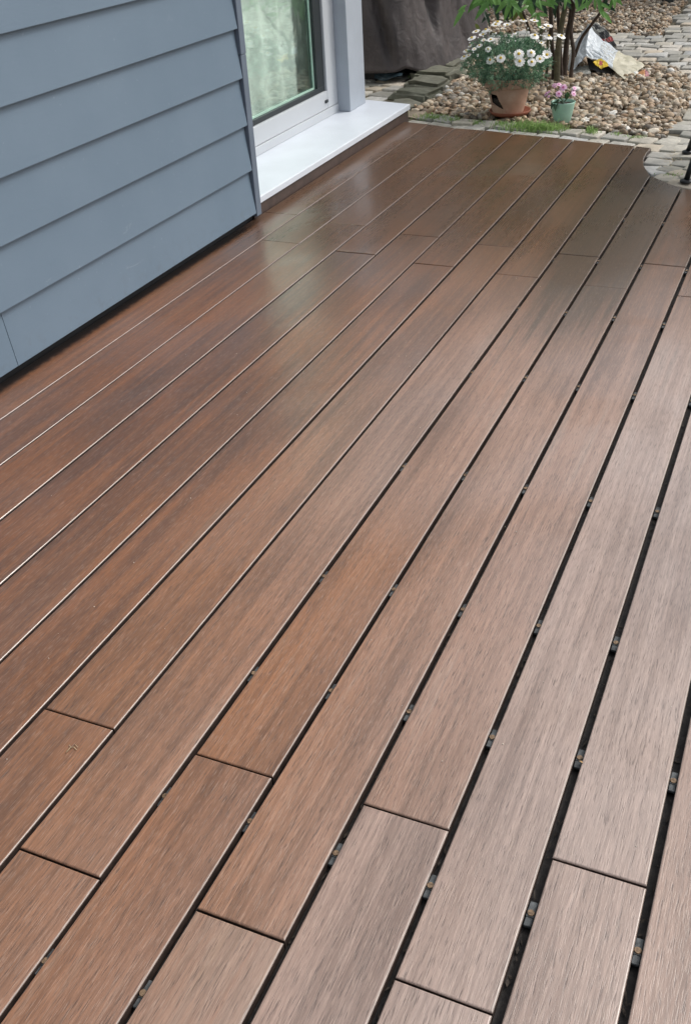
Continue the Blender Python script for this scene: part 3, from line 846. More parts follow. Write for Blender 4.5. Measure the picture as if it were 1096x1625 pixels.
for i, (px, py, y) in enumerate(FL):
    p = at(px, py, y)
    up = ((p - BUSH).normalized() * .35 + Vector((0, 0, .75)) + (CAM - p).normalized() * .30).normalized()
    if py > 75 and px > 760: up = (Vector((0, 0, .72)) + (CAM - p).normalized() * .75 + (p - BUSH).normalized() * .3).normalized()
    me = DM[i % 4]
    if px in (822.6, 824, 843.2): me = DM[0]
    fl = obj('flower', me); fl.location = p
    fl.rotation_euler = up.to_track_quat('Z', 'Y').to_euler(); s = random.uniform(1.05, 1.3) if i not in (13, 14) else 1.4
    if i in (10, 7, 9) or i > 25: s *= random.uniform(.55, .8)
    fl.scale = (s, s, s); off_kid(fl, daisy)
    c = obj('centre', CENTRE); c.parent = fl; c.location = (0, 0, .0008)
    base = BUSH + (p - BUSH) * .5
    if (p - base).length > .02:
        tv, tf = tube(smooth_path([base, base.lerp(p, .6) + Vector((random.gauss(0, .008), 0, .01)), p - up * .001], 3), [.0011] * 7, 4)
        n0 = len(sv_); sv_ += tv; sf_ += [tuple(a + n0 for a in q) for q in tf]
# buds
bud_v, bud_f = ico(1); bv_, bf_ = [], []
for _ in range(46):
    a = random.uniform(0, 6.28); r_ = random.uniform(.5, 1.08)
    p = BUSH + Vector((math.cos(a) * BR.x * r_, math.sin(a) * BR.y * r_, random.uniform(.06, .165)))
    n0 = len(bv_); bv_ += [tuple(Vector(q) * .0042 + p) for q in bud_v]; bf_ += [tuple(int(x) + n0 for x in q) for q in bud_f]
    tv, tf = tube([p - Vector((random.gauss(0, .01), random.gauss(0, .01), .07)), p], [.0009, .0009], 4)
    n0 = len(sv_); sv_ += tv; sf_ += [tuple(x + n0 for x in q) for q in tf]
off_kid(obj('bud', mesh('bud', bv_, bf_, PETAL, True), kind='stuff'), daisy)
off_kid(obj('stem', mesh('stem', sv_, sf_, STEM_G), kind='stuff'), daisy)

# ------------------------------------------------------------------ mint pot with pink flowers
GP = (-1.268, 5.695); GB = -.036
gp = empty('flower_pot', (GP[0], GP[1], GB), label='small mint green pot with pink flowers at the edge of the gravel', cat='flower pot')
v, f = lathe([(.002, 0), (.040, 0), (.0425, .003), (.064, .112), (.0655, .120), (.0645, .1225), (.062, .121), (.059, .105), (.002, .104)], 48)
obj('body', mesh('body', v, f, MINT, True), parent=gp)
v, f = lathe([(.0595, .1075), (.03, .110), (.001, .111)], 30)
obj('soil', mesh('soil', v, f, SOIL_POT, True), parent=gp)
pk = empty('pink_flower', (GP[0], GP[1], GB + .108), label='low plant with five petalled pink flowers and dark glossy leaves in the mint pot', cat='plant')
DLEAF = leaf_material('dark_glossy_leaf', (.014, .040, .022), (.03, .075, .035), .28, 'rnd', .1)
def blade(L, w, arch, fold, seg=6):
    v, f = [], []
    for i in range(seg + 1):
        t = i / seg; ww = w * (math.sin(math.pi * min(1, t * .93 + .05)) ** .8) * (1 - .35 * t) + .0002
        zc = arch * (t * (1 - t)) * 4 * L - .25 * abs(arch) * L * t * t
        v += [(t * L, -ww, zc + fold * ww), (t * L, 0, zc), (t * L, ww, zc + fold * ww)]
    for i in range(seg):
        a = i * 3; f += [(a, a + 3, a + 4, a + 1), (a + 1, a + 4, a + 5, a + 2)]
    return v, f
def place(o, p, d, roll=0.0, s=1.0):
    d = Vector(d).normalized(); up = Vector((0, 0, 1)) if abs(d.z) < .95 else Vector((0, 1, 0))
    yv = up.cross(d).normalized(); zv = d.cross(yv)
    m = Matrix((d, yv, zv)).transposed()
    m = m @ Matrix.Rotation(roll, 3, 'X')
    o.rotation_euler = m.to_euler(); o.location = p; o.scale = (s, s, s)
BL = [mesh('leaf', *blade(.055, .014, .12, .3), DLEAF, True), mesh('leaf', *blade(.045, .013, .2, .25), DLEAF, True)]
LEAF_G = leaf_material('mid_green_leaf', (.05, .12, .04), (.09, .2, .06), .4, 'rnd', .25)
PG = mesh('leaf', *blade(.045, .014, .15, .3), LEAF_G, True)
P0 = Vector((GP[0], GP[1], GB + .115))
for i, (a, el, k) in enumerate([(-100, -1.0, 0), (-150, -.35, 0), (-128, -.75, 1), (-60, .1, 1), (170, .1, 0), (120, .3, 1), (60, .3, 1), (10, .25, 1), (-20, .5, 1), (200, .5, 1), (-90, .45, 1), (40, .7, 1), (-170, .1, 1)]):
    a = math.radians(a)
    o = obj('leaf', BL[k]); d = Vector((math.cos(a) * math.cos(el), math.sin(a) * math.cos(el), math.sin(el)))
    place(o, P0 + Vector((math.cos(a) * .025 - .012, math.sin(a) * .04, random.uniform(0, .03))), d, random.uniform(-.3, .3), 1.15 if i < 3 else random.uniform(.7, 1)); off_kid(o, pk)
o = obj('leaf', PG); place(o, P0 + Vector((.018, 0, .02)), (.35, -.2, .85), .4, .9); off_kid(o, pk)
o = obj('leaf', PG); place(o, P0 + Vector((.02, .015, .02)), (-.1, -.2, .95), -.3, .8); off_kid(o, pk)
PINK = NT('pink_petals'); _p = PINK.obj_co(); _x, _y, _z = PINK.sep(_p)
_rr = PINK.math('SQRT', PINK.math('ADD', PINK.math('MULTIPLY', _x, _x), PINK.math('MULTIPLY', _y, _y)))
PINK.set(Base_Color=PINK.ramp(PINK.math('MULTIPLY', _rr, 40), [(0, (.45, .05, .20)), (.18, (.50, .09, .26)), (.3, (.72, .40, .58)), (1, (.78, .50, .66))]), Roughness=.5)
PINK = PINK.m
def pink_mesh(seed):
    v, f = [], []; rd = random.Random(seed)
    for k in range(5):
        a = 2 * math.pi * k / 5; d = Vector((math.cos(a), math.sin(a), 0)); t = Vector((-math.sin(a), math.cos(a), 0)); i = len(v)
        for r_, w_ in ((.0005, .0006), (.006, .0050), (.012, .0088), (.0165, .0080), (.019, .0040)):
            zz = .002 - (r_ / .019) ** 2 * .003
            v += [d * r_ - t * w_ + Vector((0, 0, zz)), d * r_ + t * w_ + Vector((0, 0, zz + rd.uniform(0, .001)))]
        for s in range(4): f.append((i + 2 * s, i + 2 * s + 1, i + 2 * s + 3, i + 2 * s + 2))
    return mesh('flower', v, f, PINK)
PM = [pink_mesh(1), pink_mesh(2)]
for i, (px, py, y, s) in enumerate([(893, 139, 5.66, 1.1), (886, 149, 5.635, .95), (878, 135, 5.70, .7), (886, 134, 5.73, .8), (866, 149, 5.67, .75), (870, 146, 5.68, .55), (909.5, 149, 5.655, .75), (911, 140, 5.69, .65), (909, 145, 5.68, .6), (870, 153, 5.66, .5), (880, 138, 5.69, .5)]):
    p = at(px, py, y); o = obj('flower', PM[i % 2])
    dirv = ((CAM - p).normalized() * (1 if s > .9 else .6) + Vector((random.uniform(-.5, .5), 0, .5)) + (p - P0).normalized() * .5).normalized()
    o.rotation_euler = dirv.to_track_quat('Z', 'Y').to_euler(); o.location = p; o.scale = (s, s, s); off_kid(o, pk)
    tv, tf = tube([P0 + Vector((0, 0, -.005)), P0.lerp(p, .6) + Vector((0, 0, .005)), p - dirv * .002], [.0014] * 3, 5)
    off_kid(obj('stem', mesh('stem', tv, tf, STEM_G)), pk)

# ------------------------------------------------------------------ big leafy shrub
shrub = empty('shrub', (-1.56, 6.85, -.03), label='multi stemmed shrub with long pointed leaves growing out of the gravel', cat='shrub')
BARK_B = simple('brown_bark', (.055, .037, .027), .8, .4, 50, .4, 90)
BARK_O = simple('olive_bark', (.10, .088, .050), .75, .35, 40, .3, 90)
def stem(pxs, r0, r1, mat, lift=True):
    pts = [at(a, b, y) for a, b, y in pxs]
    if lift:     # carry on upwards beyond the frame
        d = (pts[-1] - pts[-2]).normalized(); d = (d + Vector((0, 0, .6))).normalized()
        pts += [pts[-1] + d * .35, pts[-1] + d * .75 + Vector((random.uniform(-.1, .1), random.uniform(-.1, .1), 0))]
    sp = smooth_path(pts, 4)
    sp = [q + Vector((noise.noise(q * 9), noise.noise(q * 9 + Vector((5, 0, 0))), 0)) * .006 for q in sp]
    v, f = tube(sp, [r0 + (r1 - r0) * i / (len(sp) - 1) for i in range(len(sp))], 9)
    off_kid(obj('stem', mesh('stem', v, f, mat, True)), shrub)
    return pts[-1]
tips = []
stem([(857, 140, 6.72), (857, 95, 6.73), (856, 62, 6.74), (858, 42, 6.74)], .013, .011, BARK_O, False)
tips.append(stem([(878, 132, 6.82), (877, 90, 6.83), (874, 50, 6.84), (873, 0, 6.85)], .014, .011, BARK_B))
tips.append(stem([(883, 133, 6.78), (884, 85, 6.79), (890, 45, 6.80), (898, 0, 6.81)], .020, .013, BARK_O))
tips.append(stem([(894, 124, 6.92), (897, 75, 6.92), (902, 43, 6.93), (909, -4, 6.94)], .019, .012, BARK_B))
tips.append(stem([(904, 130, 6.80), (909, 85, 6.80), (906, 48, 6.82), (912, 0, 6.83)], .013, .009, BARK_B))
tips.append(stem([(911, 90, 6.83), (921, 62, 6.82), (935, 42, 6.80), (952, 19, 6.78), (957, 4, 6.77)], .010, .008, BARK_B))
stem([(866, 132, 6.84), (868, 95, 6.85), (869, 66, 6.86), (872, 45, 6.87)], .010, .007, BARK_O, False)
stem([(839, 48, 6.70), (834, 32, 6.66), (826, 14, 6.62), (820, 2, 6.60)], .0075, .0065, BARK_B, True)
stem([(878, 85, 6.60), (887, 66, 6.58), (894, 52, 6.56)], .0035, .003, BARK_O, False)
stem([(890, 126, 6.86), (889, 90, 6.87), (886, 40, 6.87), (884, 0, 6.87)], .012, .009, BARK_B)
SHLEAF = leaf_material('long_green_leaf', (.10, .24, .055), (.21, .42, .11), .35, 'rnd', .3)
SHSHADE = leaf_material('shaded_leaf', (.014, .045, .02), (.03, .075, .03), .35, 'rnd', .12)  # shaded copy of the green leaf, its shade put into the colour
SHYEL = leaf_material('yellowing_leaf', (.16, .20, .04), (.2, .22, .05), .45, 'rnd', .25)
UL = [mesh('leaf', *blade(1.0, .125, a, .35, 8), m_, True) for a, m_ in ((.05, SHLEAF), (.12, SHLEAF), (-.05, SHLEAF))]
UD = [mesh('leaf', *blade(1.0, .13, a, .3, 8), SHSHADE, True) for a in (.05, .1)]
UY = [mesh('leaf', *blade(1.0, .14, .08, .3, 8), SHYEL, True)]
def leaf_px(a, b, y1, y2, src):
    p, q = at(a[0], a[1], y1), at(b[0], b[1], y2)
    o = obj('leaf', random.choice(src)); d = (q - p).normalized()
    nrm = ((CAM - p).normalized() + Vector((random.uniform(-.4, .4), random.uniform(-.2, .2), random.uniform(.1, .8)))).normalized()
    yv = nrm.cross(d).normalized(); zv = d.cross(yv)
    o.rotation_euler = Matrix((d, yv, zv)).transposed().to_euler(); o.location = p
    L = (q - p).length * 1.06; o.scale = (L, L * random.uniform(1.0, 1.3), L); off_kid(o, shrub)
LP = [((737, 11), (720, 41), 6.35, 6.3), ((731, 12), (738, 19), 6.35, 6.33), ((776, 2), (754, 31), 6.4, 6.33), ((772, 0), (757, 9), 6.4, 6.4), ((771, 3), (776, 17), 6.4, 6.36), ((791, -4), (794, 11), 6.4, 6.36),
      ((822, 3), (807, 5), 6.5, 6.45), ((820, 4), (814, 25), 6.5, 6.44), ((838, 9), (822, 20), 6.5, 6.45), ((842, 7), (847, 15), 6.5, 6.47), ((851, 0), (854, 12), 6.5, 6.45), ((855, 3), (877, 11), 6.5, 6.47), ((866, -4), (879, 13), 6.5, 6.46),
      ((852, 21), (841.5, 29), 6.42, 6.36), ((852, 21), (868, 25), 6.42, 6.38), ((852, 22), (856, 45), 6.42, 6.33), ((913, -2), (915.5, 16), 6.6, 6.58), ((943, -4), (944, 15), 6.6, 6.58), ((949, 4), (957, 27), 6.55, 6.5), ((950, 4), (967, 13), 6.55, 6.5), ((956, 18), (969, 36), 6.5, 6.45),
      ((836, -3), (828, 8), 6.5, 6.45), ((884, -5), (876, 4), 6.6, 6.55), ((895, -6), (905, 5), 6.6, 6.56), ((740, 8), (726, 18), 6.36, 6.33), ((763, -5), (750, 6), 6.4, 6.37), ((808, -5), (800, 6), 6.45, 6.4), ((780, -6), (786, 8), 6.45, 6.4), ((930, -8), (922, 8), 6.6, 6.56)]
for a, b, y1, y2 in LP: leaf_px(a, b, y1, y2, UL)
for a, b in [((797, 10), (806, 36)), ((806, 5), (812, 30)), ((790, 2), (786, 24)), ((800, 0), (797, 22)), ((815, 8), (805, 28)), ((828, 2), (822, 18)), ((768, 18), (776, 40)), ((778, 22), (764, 36)), ((782, 10), (790, 34)), ((845, 3), (862, 18)), ((862, 10), (868, 28)), ((885, 0), (880, 18)), ((900, 2), (893, 17)), ((812, 0), (826, 14))]:
    leaf_px(a, b, 6.62, 6.58, UD)
for a, b in [((826, 14), (812, 34)), ((822, 16), (832, 34)), ((816, 20), (806, 32)), ((754, 38), (762, 50))]: leaf_px(a, b, 6.7, 6.66, UY)
for _ in range(95):
    a = random.uniform(752, 985); b = random.uniform(-22, 8); ln = random.uniform(18, 34)
    an = random.gauss(0, .75)
    src = UL if random.random() < .55 else UD
    y_ = random.uniform(6.35, 6.6) if src is UL else random.uniform(6.55, 6.95)
    e_ = b + ln * math.cos(an)
    if e_ > 34 or (a > 880 and e_ > 18): continue
    leaf_px((a, b), (a + ln * math.sin(an), e_), y_, y_ - random.uniform(.0, .06), src)
# crown above the frame
nleaf = 0
while nleaf < 230:
    a = random.uniform(0, 6.28); r_ = random.uniform(.05, .8) ; h = random.uniform(.55, 1.75)
    r_ *= 1.0 - .35 * abs(h - 1.05)
    p = Vector((-1.62 + math.cos(a) * r_, 6.75 + math.sin(a) * r_ * .7, h))
    for k in range(random.randint(3, 5)):
        a2 = a + random.gauss(0, 1.1)
        d = Vector((math.cos(a2), math.sin(a2), random.uniform(-.9, .15)))
        L = random.uniform(.10, .17)
        if p.z + d.normalized().z * L < .50: d.z = abs(d.z)
        o = obj('leaf', random.choice(UL if random.random() < .7 else UD)); place(o, p, d, random.uniform(-.5, .5), L); off_kid(o, shrub); nleaf += 1

# ------------------------------------------------------------------ covered furniture
cover = empty('furniture_cover', (-2.9, 7.2, -.04), label='brown grey weatherproof cover draped over garden furniture behind the door post', cat='cover')
base = [(-3.55, 6.45, .035), (-3.2, 6.50, .035), (-2.86, 6.585, .03), (-2.72, 6.62, .030), (-2.60, 6.64, .036), (-2.555, 6.70, .05), (-2.50, 6.80, .012), (-2.465, 6.92, -.012), (-2.42, 7.10, -.005), (-2.38, 7.30, .0), (-2.34, 7.50, .012), (-2.30, 7.72, .02), (-2.45, 8.1, .02), (-2.9, 8.25, .02), (-3.5, 8.2, .02), (-3.75, 7.4, .02)]
# resample the hem
hem = []
for i in range(len(base)):
    p, q = Vector(base[i]), Vector(base[(i + 1) % len(base)])
    n = max(2, int((q - p).length / .022))
    for k in range(n): hem.append(p.lerp(q, k / n))
cen = Vector((-2.95, 7.3, 0))
rows = 44; v = []
N = len(hem)
for j in range(rows):
    t = j / (rows - 1)
    for i, hpt in enumerate(hem):
        z_ = hpt.z + (1.0 - hpt.z) * t
        d = (Vector((hpt.x, hpt.y, 0)) - cen)
        inset = -.02 + .22 * t ** .8
        u = i / N * 60
        fold = .030 * noise.noise((u * .55, z_ * 1.4, 1.7)) + .022 * (.35 - abs(noise.noise((u * 1.3 + z_ * 2.2, z_ * 2.2, 4.2)))) + .012 * (.3 - abs(noise.noise((u * 2.2 - z_ * 5, z_ * 4, 9.2))))
        fold += .012 * math.sin(z_ * 9 + u * .5) * (1 - t)
        # deep crease that rises from the near corner
        cz = hpt.x + .0 ; 
        dist = abs((hpt.x + 2.60) + .28 * z_) if hpt.y < 6.9 else 9
        fold -= .07 * math.exp(-(dist / .03) ** 2) * min(1, z_ * 6)
        dist2 = abs(hpt.y - 7.06 + .05 * math.sin(z_ * 5)) if hpt.x > -2.6 and hpt.y > 6.75 else 9
        fold -= .09 * math.exp(-(dist2 / (.02 + .16 * max(0, z_ - .14))) ** 2) * max(0, min(1, (z_ - .14) * 4))
        k = 1 - inset + fold / max(.2, d.length) 
        p = cen + d * k; v.append((p.x, p.y, z_))
f = []
for j in range(rows - 1):
    for i in range(N): f.append((j * N + i, j * N + (i + 1) % N, (j + 1) * N + (i + 1) % N, (j + 1) * N + i))
f.append(tuple((rows - 1) * N + i for i in range(N)))
me = mesh('fabric', v, f, COVER_M, True)
fab = off_kid(obj('fabric', me), cover)
sm = fab.modifiers.new('thickness', 'SOLIDIFY'); sm.thickness = .004; sm.offset = 1
# black base and a loose plastic sheet under the hem
off_kid(obj('base', from_bm('base', box_bm(-3.6, -2.72, 6.72, 8.0, -.04, .03, .01, 2), BLACK_PLASTIC)), cover)
v, f = [], []
for j in range(8):
    for i in range(14):
        u, w_ = i / 13, j / 7
        p = at(594 + 44 * u, 116 + (8 + 4 * math.sin(u * 5)) * w_, 6.655 - .03 * w_)
        n_ = noise.noise((u * 6, w_ * 4, 9)) * .012
        v.append((p.x + n_ * .3, p.y + n_, p.z + n_ * .5))
for j in range(7):
    for i in range(13): f.append((j * 14 + i, j * 14 + i + 1, (j + 1) * 14 + i + 1, (j + 1) * 14 + i))
off_kid(obj('plastic_sheet', mesh('plastic_sheet', v, f, BLUE_SHEET)), cover)

# ------------------------------------------------------------------ crumpled sack
sack = empty('garbage_sack', (-1.35, 7.15, -.04), label='crumpled torn white plastic sack lying behind the shrub stems', cat='sack')
WPL = NT('white_translucent_plastic'); _p = WPL.pos()
_n = WPL.noise(_p, 30, 4, .6, .5)
WPL.set(Base_Color=WPL.ramp(_n, [(.3, (.44, .49, .53)), (.65, (.62, .67, .71))]), Roughness=.3)
WPL.bump(WPL.noise(_p, 26, 4, .6, 1.2), .6, .02); WPL = WPL.m
BGE = simple('beige_printed_plastic', (.50, .47, .36), .4, .15, 20, .5, 50)
YPR = simple('yellow_print', (.72, .50, .03), .4, .15, 60)
DPR = simple('dark_print', (.035, .035, .035), .45, .4, 120)
GPR = simple('grey_print', (.34, .34, .31), .45, .2, 60)
RPR = simple('red_print', (.45, .09, .08), .45, .4, 90)
OPR = simple('orange_print', (.50, .24, .10), .5, .35, 60)
def patch(name, rows_, mat_fn, mats, nu=26, nv=14, amp=.02, seed=0, parent=None, fq=5):
    """a crumpled sheet through rows of points (each row a list of (px, py, y))"""
    R_ = [[at(*q) for q in r] for r in rows_]
    def along(r, u):
        t = u * (len(r) - 1); i = min(int(t), len(r) - 2); return r[i].lerp(r[i + 1], t - i)
    v, f, mi = [], [], []
    for j in range(nv):
        for i in range(nu):
            u, w_ = i / (nu - 1), j / (nv - 1)
            col = [along(r, u) for r in R_]
            p = along(col, w_)
            e = 1 if 0 < i < nu - 1 else .5
            n1 = noise.noise((u * fq * 1.6 + seed, w_ * fq, seed)); n2 = abs(noise.noise((u * fq * 3 + seed, w_ * fq * 2, seed + 4)))
            v.append(p + Vector((.3 * n1, n1, .7 * n1 + n2 * .8)) * amp * e)
    for j in range(nv - 1):
        for i in range(nu - 1):
            f.append((j * nu + i, j * nu + i + 1, (j + 1) * nu + i + 1, (j + 1) * nu + i))
            mi.append(mat_fn((i + .5) / (nu - 1), (j + .5) / (nv - 1)))
    o = obj(name, mesh(name, v, f, mats, False, mi))
    if parent: off_kid(o, parent)
    m_ = o.modifiers.new('thickness', 'SOLIDIFY'); m_.thickness = .002
    return o
def txt(u, w_):      # rows of small dark print on the right half
    if .52 < u < .70 and .12 < w_ < .75 and int(w_ * 34) % 2 == 0 and noise.noise((u * 60, int(w_ * 34) * 3.3, 0)) > -.15: return 2
    if u > .70: return 1
    return 0
patch('sheet', [[(905, 84, 7.5), (922, 52, 7.5), (937, 42, 7.45), (955, 66, 7.42), (975, 80, 7.40), (1000, 92, 7.38), (1022, 106, 7.3)],
                [(903, 90, 7.32), (915, 62, 7.32), (934, 42, 7.3), (950, 68, 7.28), (972, 86, 7.25), (998, 96, 7.22), (1019, 108, 7.2)],
                [(901, 106, 7.14), (913, 88, 7.12), (930, 74, 7.14), (948, 84, 7.14), (968, 96, 7.10), (992, 110, 7.06), (1012, 112, 7.1)],
                [(902, 121, 7.02), (916, 104, 7.05), (930, 90, 7.08), (948, 96, 7.08), (966, 108, 7.02), (991, 128, 6.90), (1008, 120, 6.98)]], txt, [WPL, BGE, GPR], 70, 40, .020, 3, sack, 2.6)
# lower, darker part with the torn mouth and the yellow printed flap
patch('lower_sheet', [[(904, 108, 7.12), (918, 106, 7.12), (932, 104, 7.12)], [(903, 121, 6.99), (918, 119, 6.99), (937, 117, 7.0)]], lambda u, w_: 0, [GPR], 16, 8, .012, 8, sack)
patch('yellow_flap', [[(944, 97, 7.03), (952, 93, 7.03), (962, 99, 7.0)], [(940, 99, 6.99), (953, 103, 6.98), (965, 105, 6.97)], [(945, 104, 6.97), (953, 110, 6.95), (961, 106, 6.95)]], lambda u, w_: 1 if abs(u - .5) < .12 and abs(w_ - .4) < .2 else 0, [YPR, RPR], 14, 12, .008, 12, sack)
patch('dark_mouth', [[(930, 92, 7.16), (950, 100, 7.14), (975, 112, 7.08)], [(934, 110, 7.06), (955, 116, 7.03), (978, 122, 6.99)]], lambda u, w_: 0, [DPR], 14, 8, .01, 15, sack)
bag2 = empty('printed_bag', (-1.45, 7.8, -.04), label='small grey bag with dark and red print slumped behind the white sack', cat='bag')
def bp(u, w_):
    if .10 < w_ < .26 and .32 < u < .78: return 1 if not (.14 < w_ < .22 and int(u * 26) % 3 == 0) else 0
    if .38 < w_ < .60 and .2 < u < .85: return 1
    if .60 <= w_ < .78: return 2 if noise.noise((u * 9, w_ * 9, 2)) > -.25 else 0
    if w_ >= .78: return 1
    return 0
patch('wrap', [[(930, 40, 7.75), (946, 36, 7.75)], [(938, 50, 7.66), (957, 44, 7.66)], [(946, 60, 7.6), (967, 54, 7.6)], [(952, 70, 7.55), (972, 64, 7.55)], [(960, 80, 7.5), (978, 72, 7.5)]], bp, [GPR, DPR, RPR], 30, 44, .014, 21, bag2, 4)
patch('wrap', [[(930, 40, 7.78), (946, 36, 7.78)], [(934, 60, 7.95), (962, 56, 7.95)], [(960, 82, 8.0), (979, 74, 8.0)]], lambda u, w_: 0, [GPR], 10, 14, .01, 25, bag2, 4)
o = patch('paper_scrap', [[(1011, 116, 7.06), (1022, 110, 7.08), (1026, 113, 7.06)], [(1008, 123, 6.97), (1020, 121, 6.98), (1034, 124, 6.98)]], lambda u, w_: 0 if u < .6 else 1, [OPR, simple('pink_print', (.45, .2, .22), .5, .4, 80)], 16, 8, .008, 31)
o['label'] = 'orange and pink paper scrap on the gravel beside the sack'; o['category'] = 'paper scrap'

# ------------------------------------------------------------------ grass, dry stalks
v, f, tint = [], [], []
def grass_blade(x, y, L, lean, z0=-.03):
    a = random.uniform(0, 6.28); d = Vector((math.cos(a), math.sin(a), 0)) * lean; w_ = random.uniform(.0011, .0022)
    b = random.uniform(0, 6.28); s = Vector((math.cos(b), math.sin(b), 0)) * w_
    p = Vector((x, y, z0)); i = len(v); m = p + Vector((0, 0, L * .62)) + d * L * .35; e = p + Vector((0, 0, L * (.95 - lean * .35))) + d * L
    v.extend((p - s, p + s, m + s * .8, m - s * .8, e)); tint.extend([random.random()] * 5)
    f.append((i, i + 1, i + 2, i + 3)); f.append((i + 3, i + 2, i + 4))
def tuft(x, y, sx, sy, n, L):
    for _ in range(n): grass_blade(random.gauss(x, sx), random.gauss(y, sy), L * random.uniform(.5, 1.1), random.uniform(.1, .9))
for x, y, sx, sy, n, L in [(-1.99, 5.67, .05, .025, 190, .04), (-1.88, 5.64, .025, .02, 70, .035), (-1.72, 5.60, .025, .02, 60, .035), (-1.57, 5.57, .028, .022, 90, .04), (-1.43, 5.52, .055, .035, 330, .06), (-1.33, 5.51, .045, .03, 330, .065), (-1.26, 5.52, .03, .02, 140, .05), (-1.06, 5.45, .014, .014, 80, .065), (-1.05, 5.47, .02, .02, 30, .04), (-.93, 5.46, .012, .012, 30, .035), (-.87, 5.44, .03, .012, 60, .022), (-.81, 5.45, .012, .012, 24, .025), (-2.1, 5.72, .06, .04, 60, .02), (-1.27, 5.45, .003, .01, 4, .07)]:
    tuft(x, y, sx, sy, n, L)
for _ in range(25): grass_blade(random.gauss(-.54, .03), random.gauss(4.77, .02), .012, .7, -.02)
for _ in range(40): grass_blade(random.gauss(-2.45, .04), random.gauss(6.75, .03), .03, .8, -.02)
GRASS = leaf_material('grass_blades', (.15, .28, .07), (.40, .55, .20), .5, 'tint', .3)
obj('grass', mesh('grass', v, f, GRASS, tint=tint), kind='stuff', label='short green grass growing in the joints of the sett edging', cat='grass')
STRAW = simple('dry_straw', (.42, .33, .20), .7, .2, 40)
def straw(name, pxs, r_, label, cat):
    v, f = tube(smooth_path([at(*q) for q in pxs], 4), [r_] * ((len(pxs) - 1) * 4 + 1), 5)
    obj(name, mesh(name, v, f, STRAW, True), label=label, cat=cat)
straw('dry_stalk', [(812, 188, 5.66), (826, 185, 5.64), (836, 189, 5.60), (848, 198, 5.52), (858, 195, 5.53), (868, 194, 5.54)], .0018, 'dry bent stalk lying in front of the red saucer', 'stalk')
straw('dry_stalk', [(842, 195, 5.60), (843, 175, 5.68), (846, 152, 5.72)], .0014, 'thin dry stalk standing right of the broken pot', 'stalk')
straw('dry_stalk', [(843, 184, 5.63), (850, 160, 5.70)], .0011, 'short dry stalk leaning right beside the broken pot', 'stalk')
v, f = [], []
for _ in range(90):
    p = Vector((random.gauss(-.60, .022), random.gauss(5.0, .07), -.03 + random.uniform(0, .012))); a = random.uniform(0, 6.28); L = random.uniform(.01, .035)
    d = Vector((math.cos(a), math.sin(a), random.uniform(-.2, .3))) * L; s = Vector((-math.sin(a), math.cos(a), 0)) * .0013; i = len(v)
    v += [p - s, p + s, p + d + s, p + d - s]; f.append((i, i + 1, i + 2, i + 3))
obj('dead_grass', mesh('dead_grass', v, f, STRAW), kind='stuff', label='dry grass clippings caught between the setts by the deck corner', cat='dead grass')
# bits lying on the deck
def deck_bit(name, px_pts, r_, label, cat, mat=STRAW):
    pts = []
    for a, b in px_pts:
        d = (a - W_PX / 2) * _R - (b - H_PX / 2) * _U + F_PX * _f
        pts.append(CAM + d * ((.002 - CAM.z) / d.z))
    v, f = tube(pts, [r_] * len(pts), 5)
    return obj(name, mesh(name, v, f, mat, True), label=label, cat=cat)
root = empty('grass_sprig', (0, 0, 0), label='tiny forked dry sprig on a board near the left edge', cat='sprig')
for pts in ([(105, 1194), (112, 1186), (117, 1185), (122, 1190)], [(113, 1186), (110, 1182)], [(115, 1186), (119, 1181), (124, 1186)]):
    o = deck_bit('twig', pts, .0006, None, None); o.parent = root
v, f = [], []
rb, rf = ico(1)
for _ in range(120):
    x, y = random.uniform(-1.95, 0), random.uniform(.5, 4.6); n0 = len(v); s = random.uniform(.0006, .0014)
    v += [tuple(Vector(q) * s + Vector((x, y, .0008))) for q in rb]; f += [tuple(int(a) + n0 for a in q) for q in rf]
CRUMB = simple('pale_crumbs', (.62, .56, .48), .8, .3)
obj('crumbs', mesh('crumbs', v, f, CRUMB), kind='stuff', label='pale specks of grit scattered over the deck', cat='grit')
LEAFM = simple('dry_orange_leaf', (.60, .36, .16), .6, .2, 60)
p = [at(921, 1184, 1.191), at(931, 1183, 1.192), at(930, 1190, 1.186), at(927, 1193, 1.183)]
v = [(-.172 + (q.x + .172) * .8, q.y, -.004 + .002 * i) for i, q in enumerate(p)]
obj('dry_leaf', mesh('dry_leaf', v, [(0, 1, 2, 3)], LEAFM), label='dry orange leaf scrap caught in the gap between two boards', cat='leaf')

# ------------------------------------------------------------------ black garden seat whose feet reach into the picture
seat = empty('garden_stool', (-.28, 4.9, 0), label='black metal stool on the cobbles, its splayed feet at the right edge', cat='stool')
def leg(p0, p1):
    v, f = tube([Vector(p0), Vector(p0).lerp(Vector(p1), .12), Vector(p1)], [.013, .0115, .0145], 12)
    a = obj('leg', mesh('leg', v, f, IRON, True)); off_kid(a, seat)
    fv, ff = lathe([(.001, -.004), (.026, -.004), (.027, .0), (.026, .006), (.015, .010), (.001, .0105)], 20)
    ft = obj('foot', mesh('foot', fv, ff, IRON, True)); ft.location = (p0[0], p0[1], p0[2]); off_kid(ft, seat); ft.parent = a
    ft.matrix_parent_inverse = Matrix.Identity(4)
    ft.location = Vector(p0)
FZ = -.014
for (x, y), (tx, ty) in zip([(-.535, 5.16), (-.475, 4.665), (.03, 5.14), (.03, 4.68)], [(-.42, 5.06), (-.395, 4.76), (-.10, 5.05), (-.10, 4.77)]):
    leg((x, y, FZ), (tx, ty, .44))
v, f = lathe([(.001, .44), (.22, .44), (.235, .448), (.235, .468), (.225, .476), (.001, .478)], 40)
o = obj('seat', mesh('seat', v, f, IRON, True)); o.location = (-.26, 4.91, 0); off_kid(o, seat)

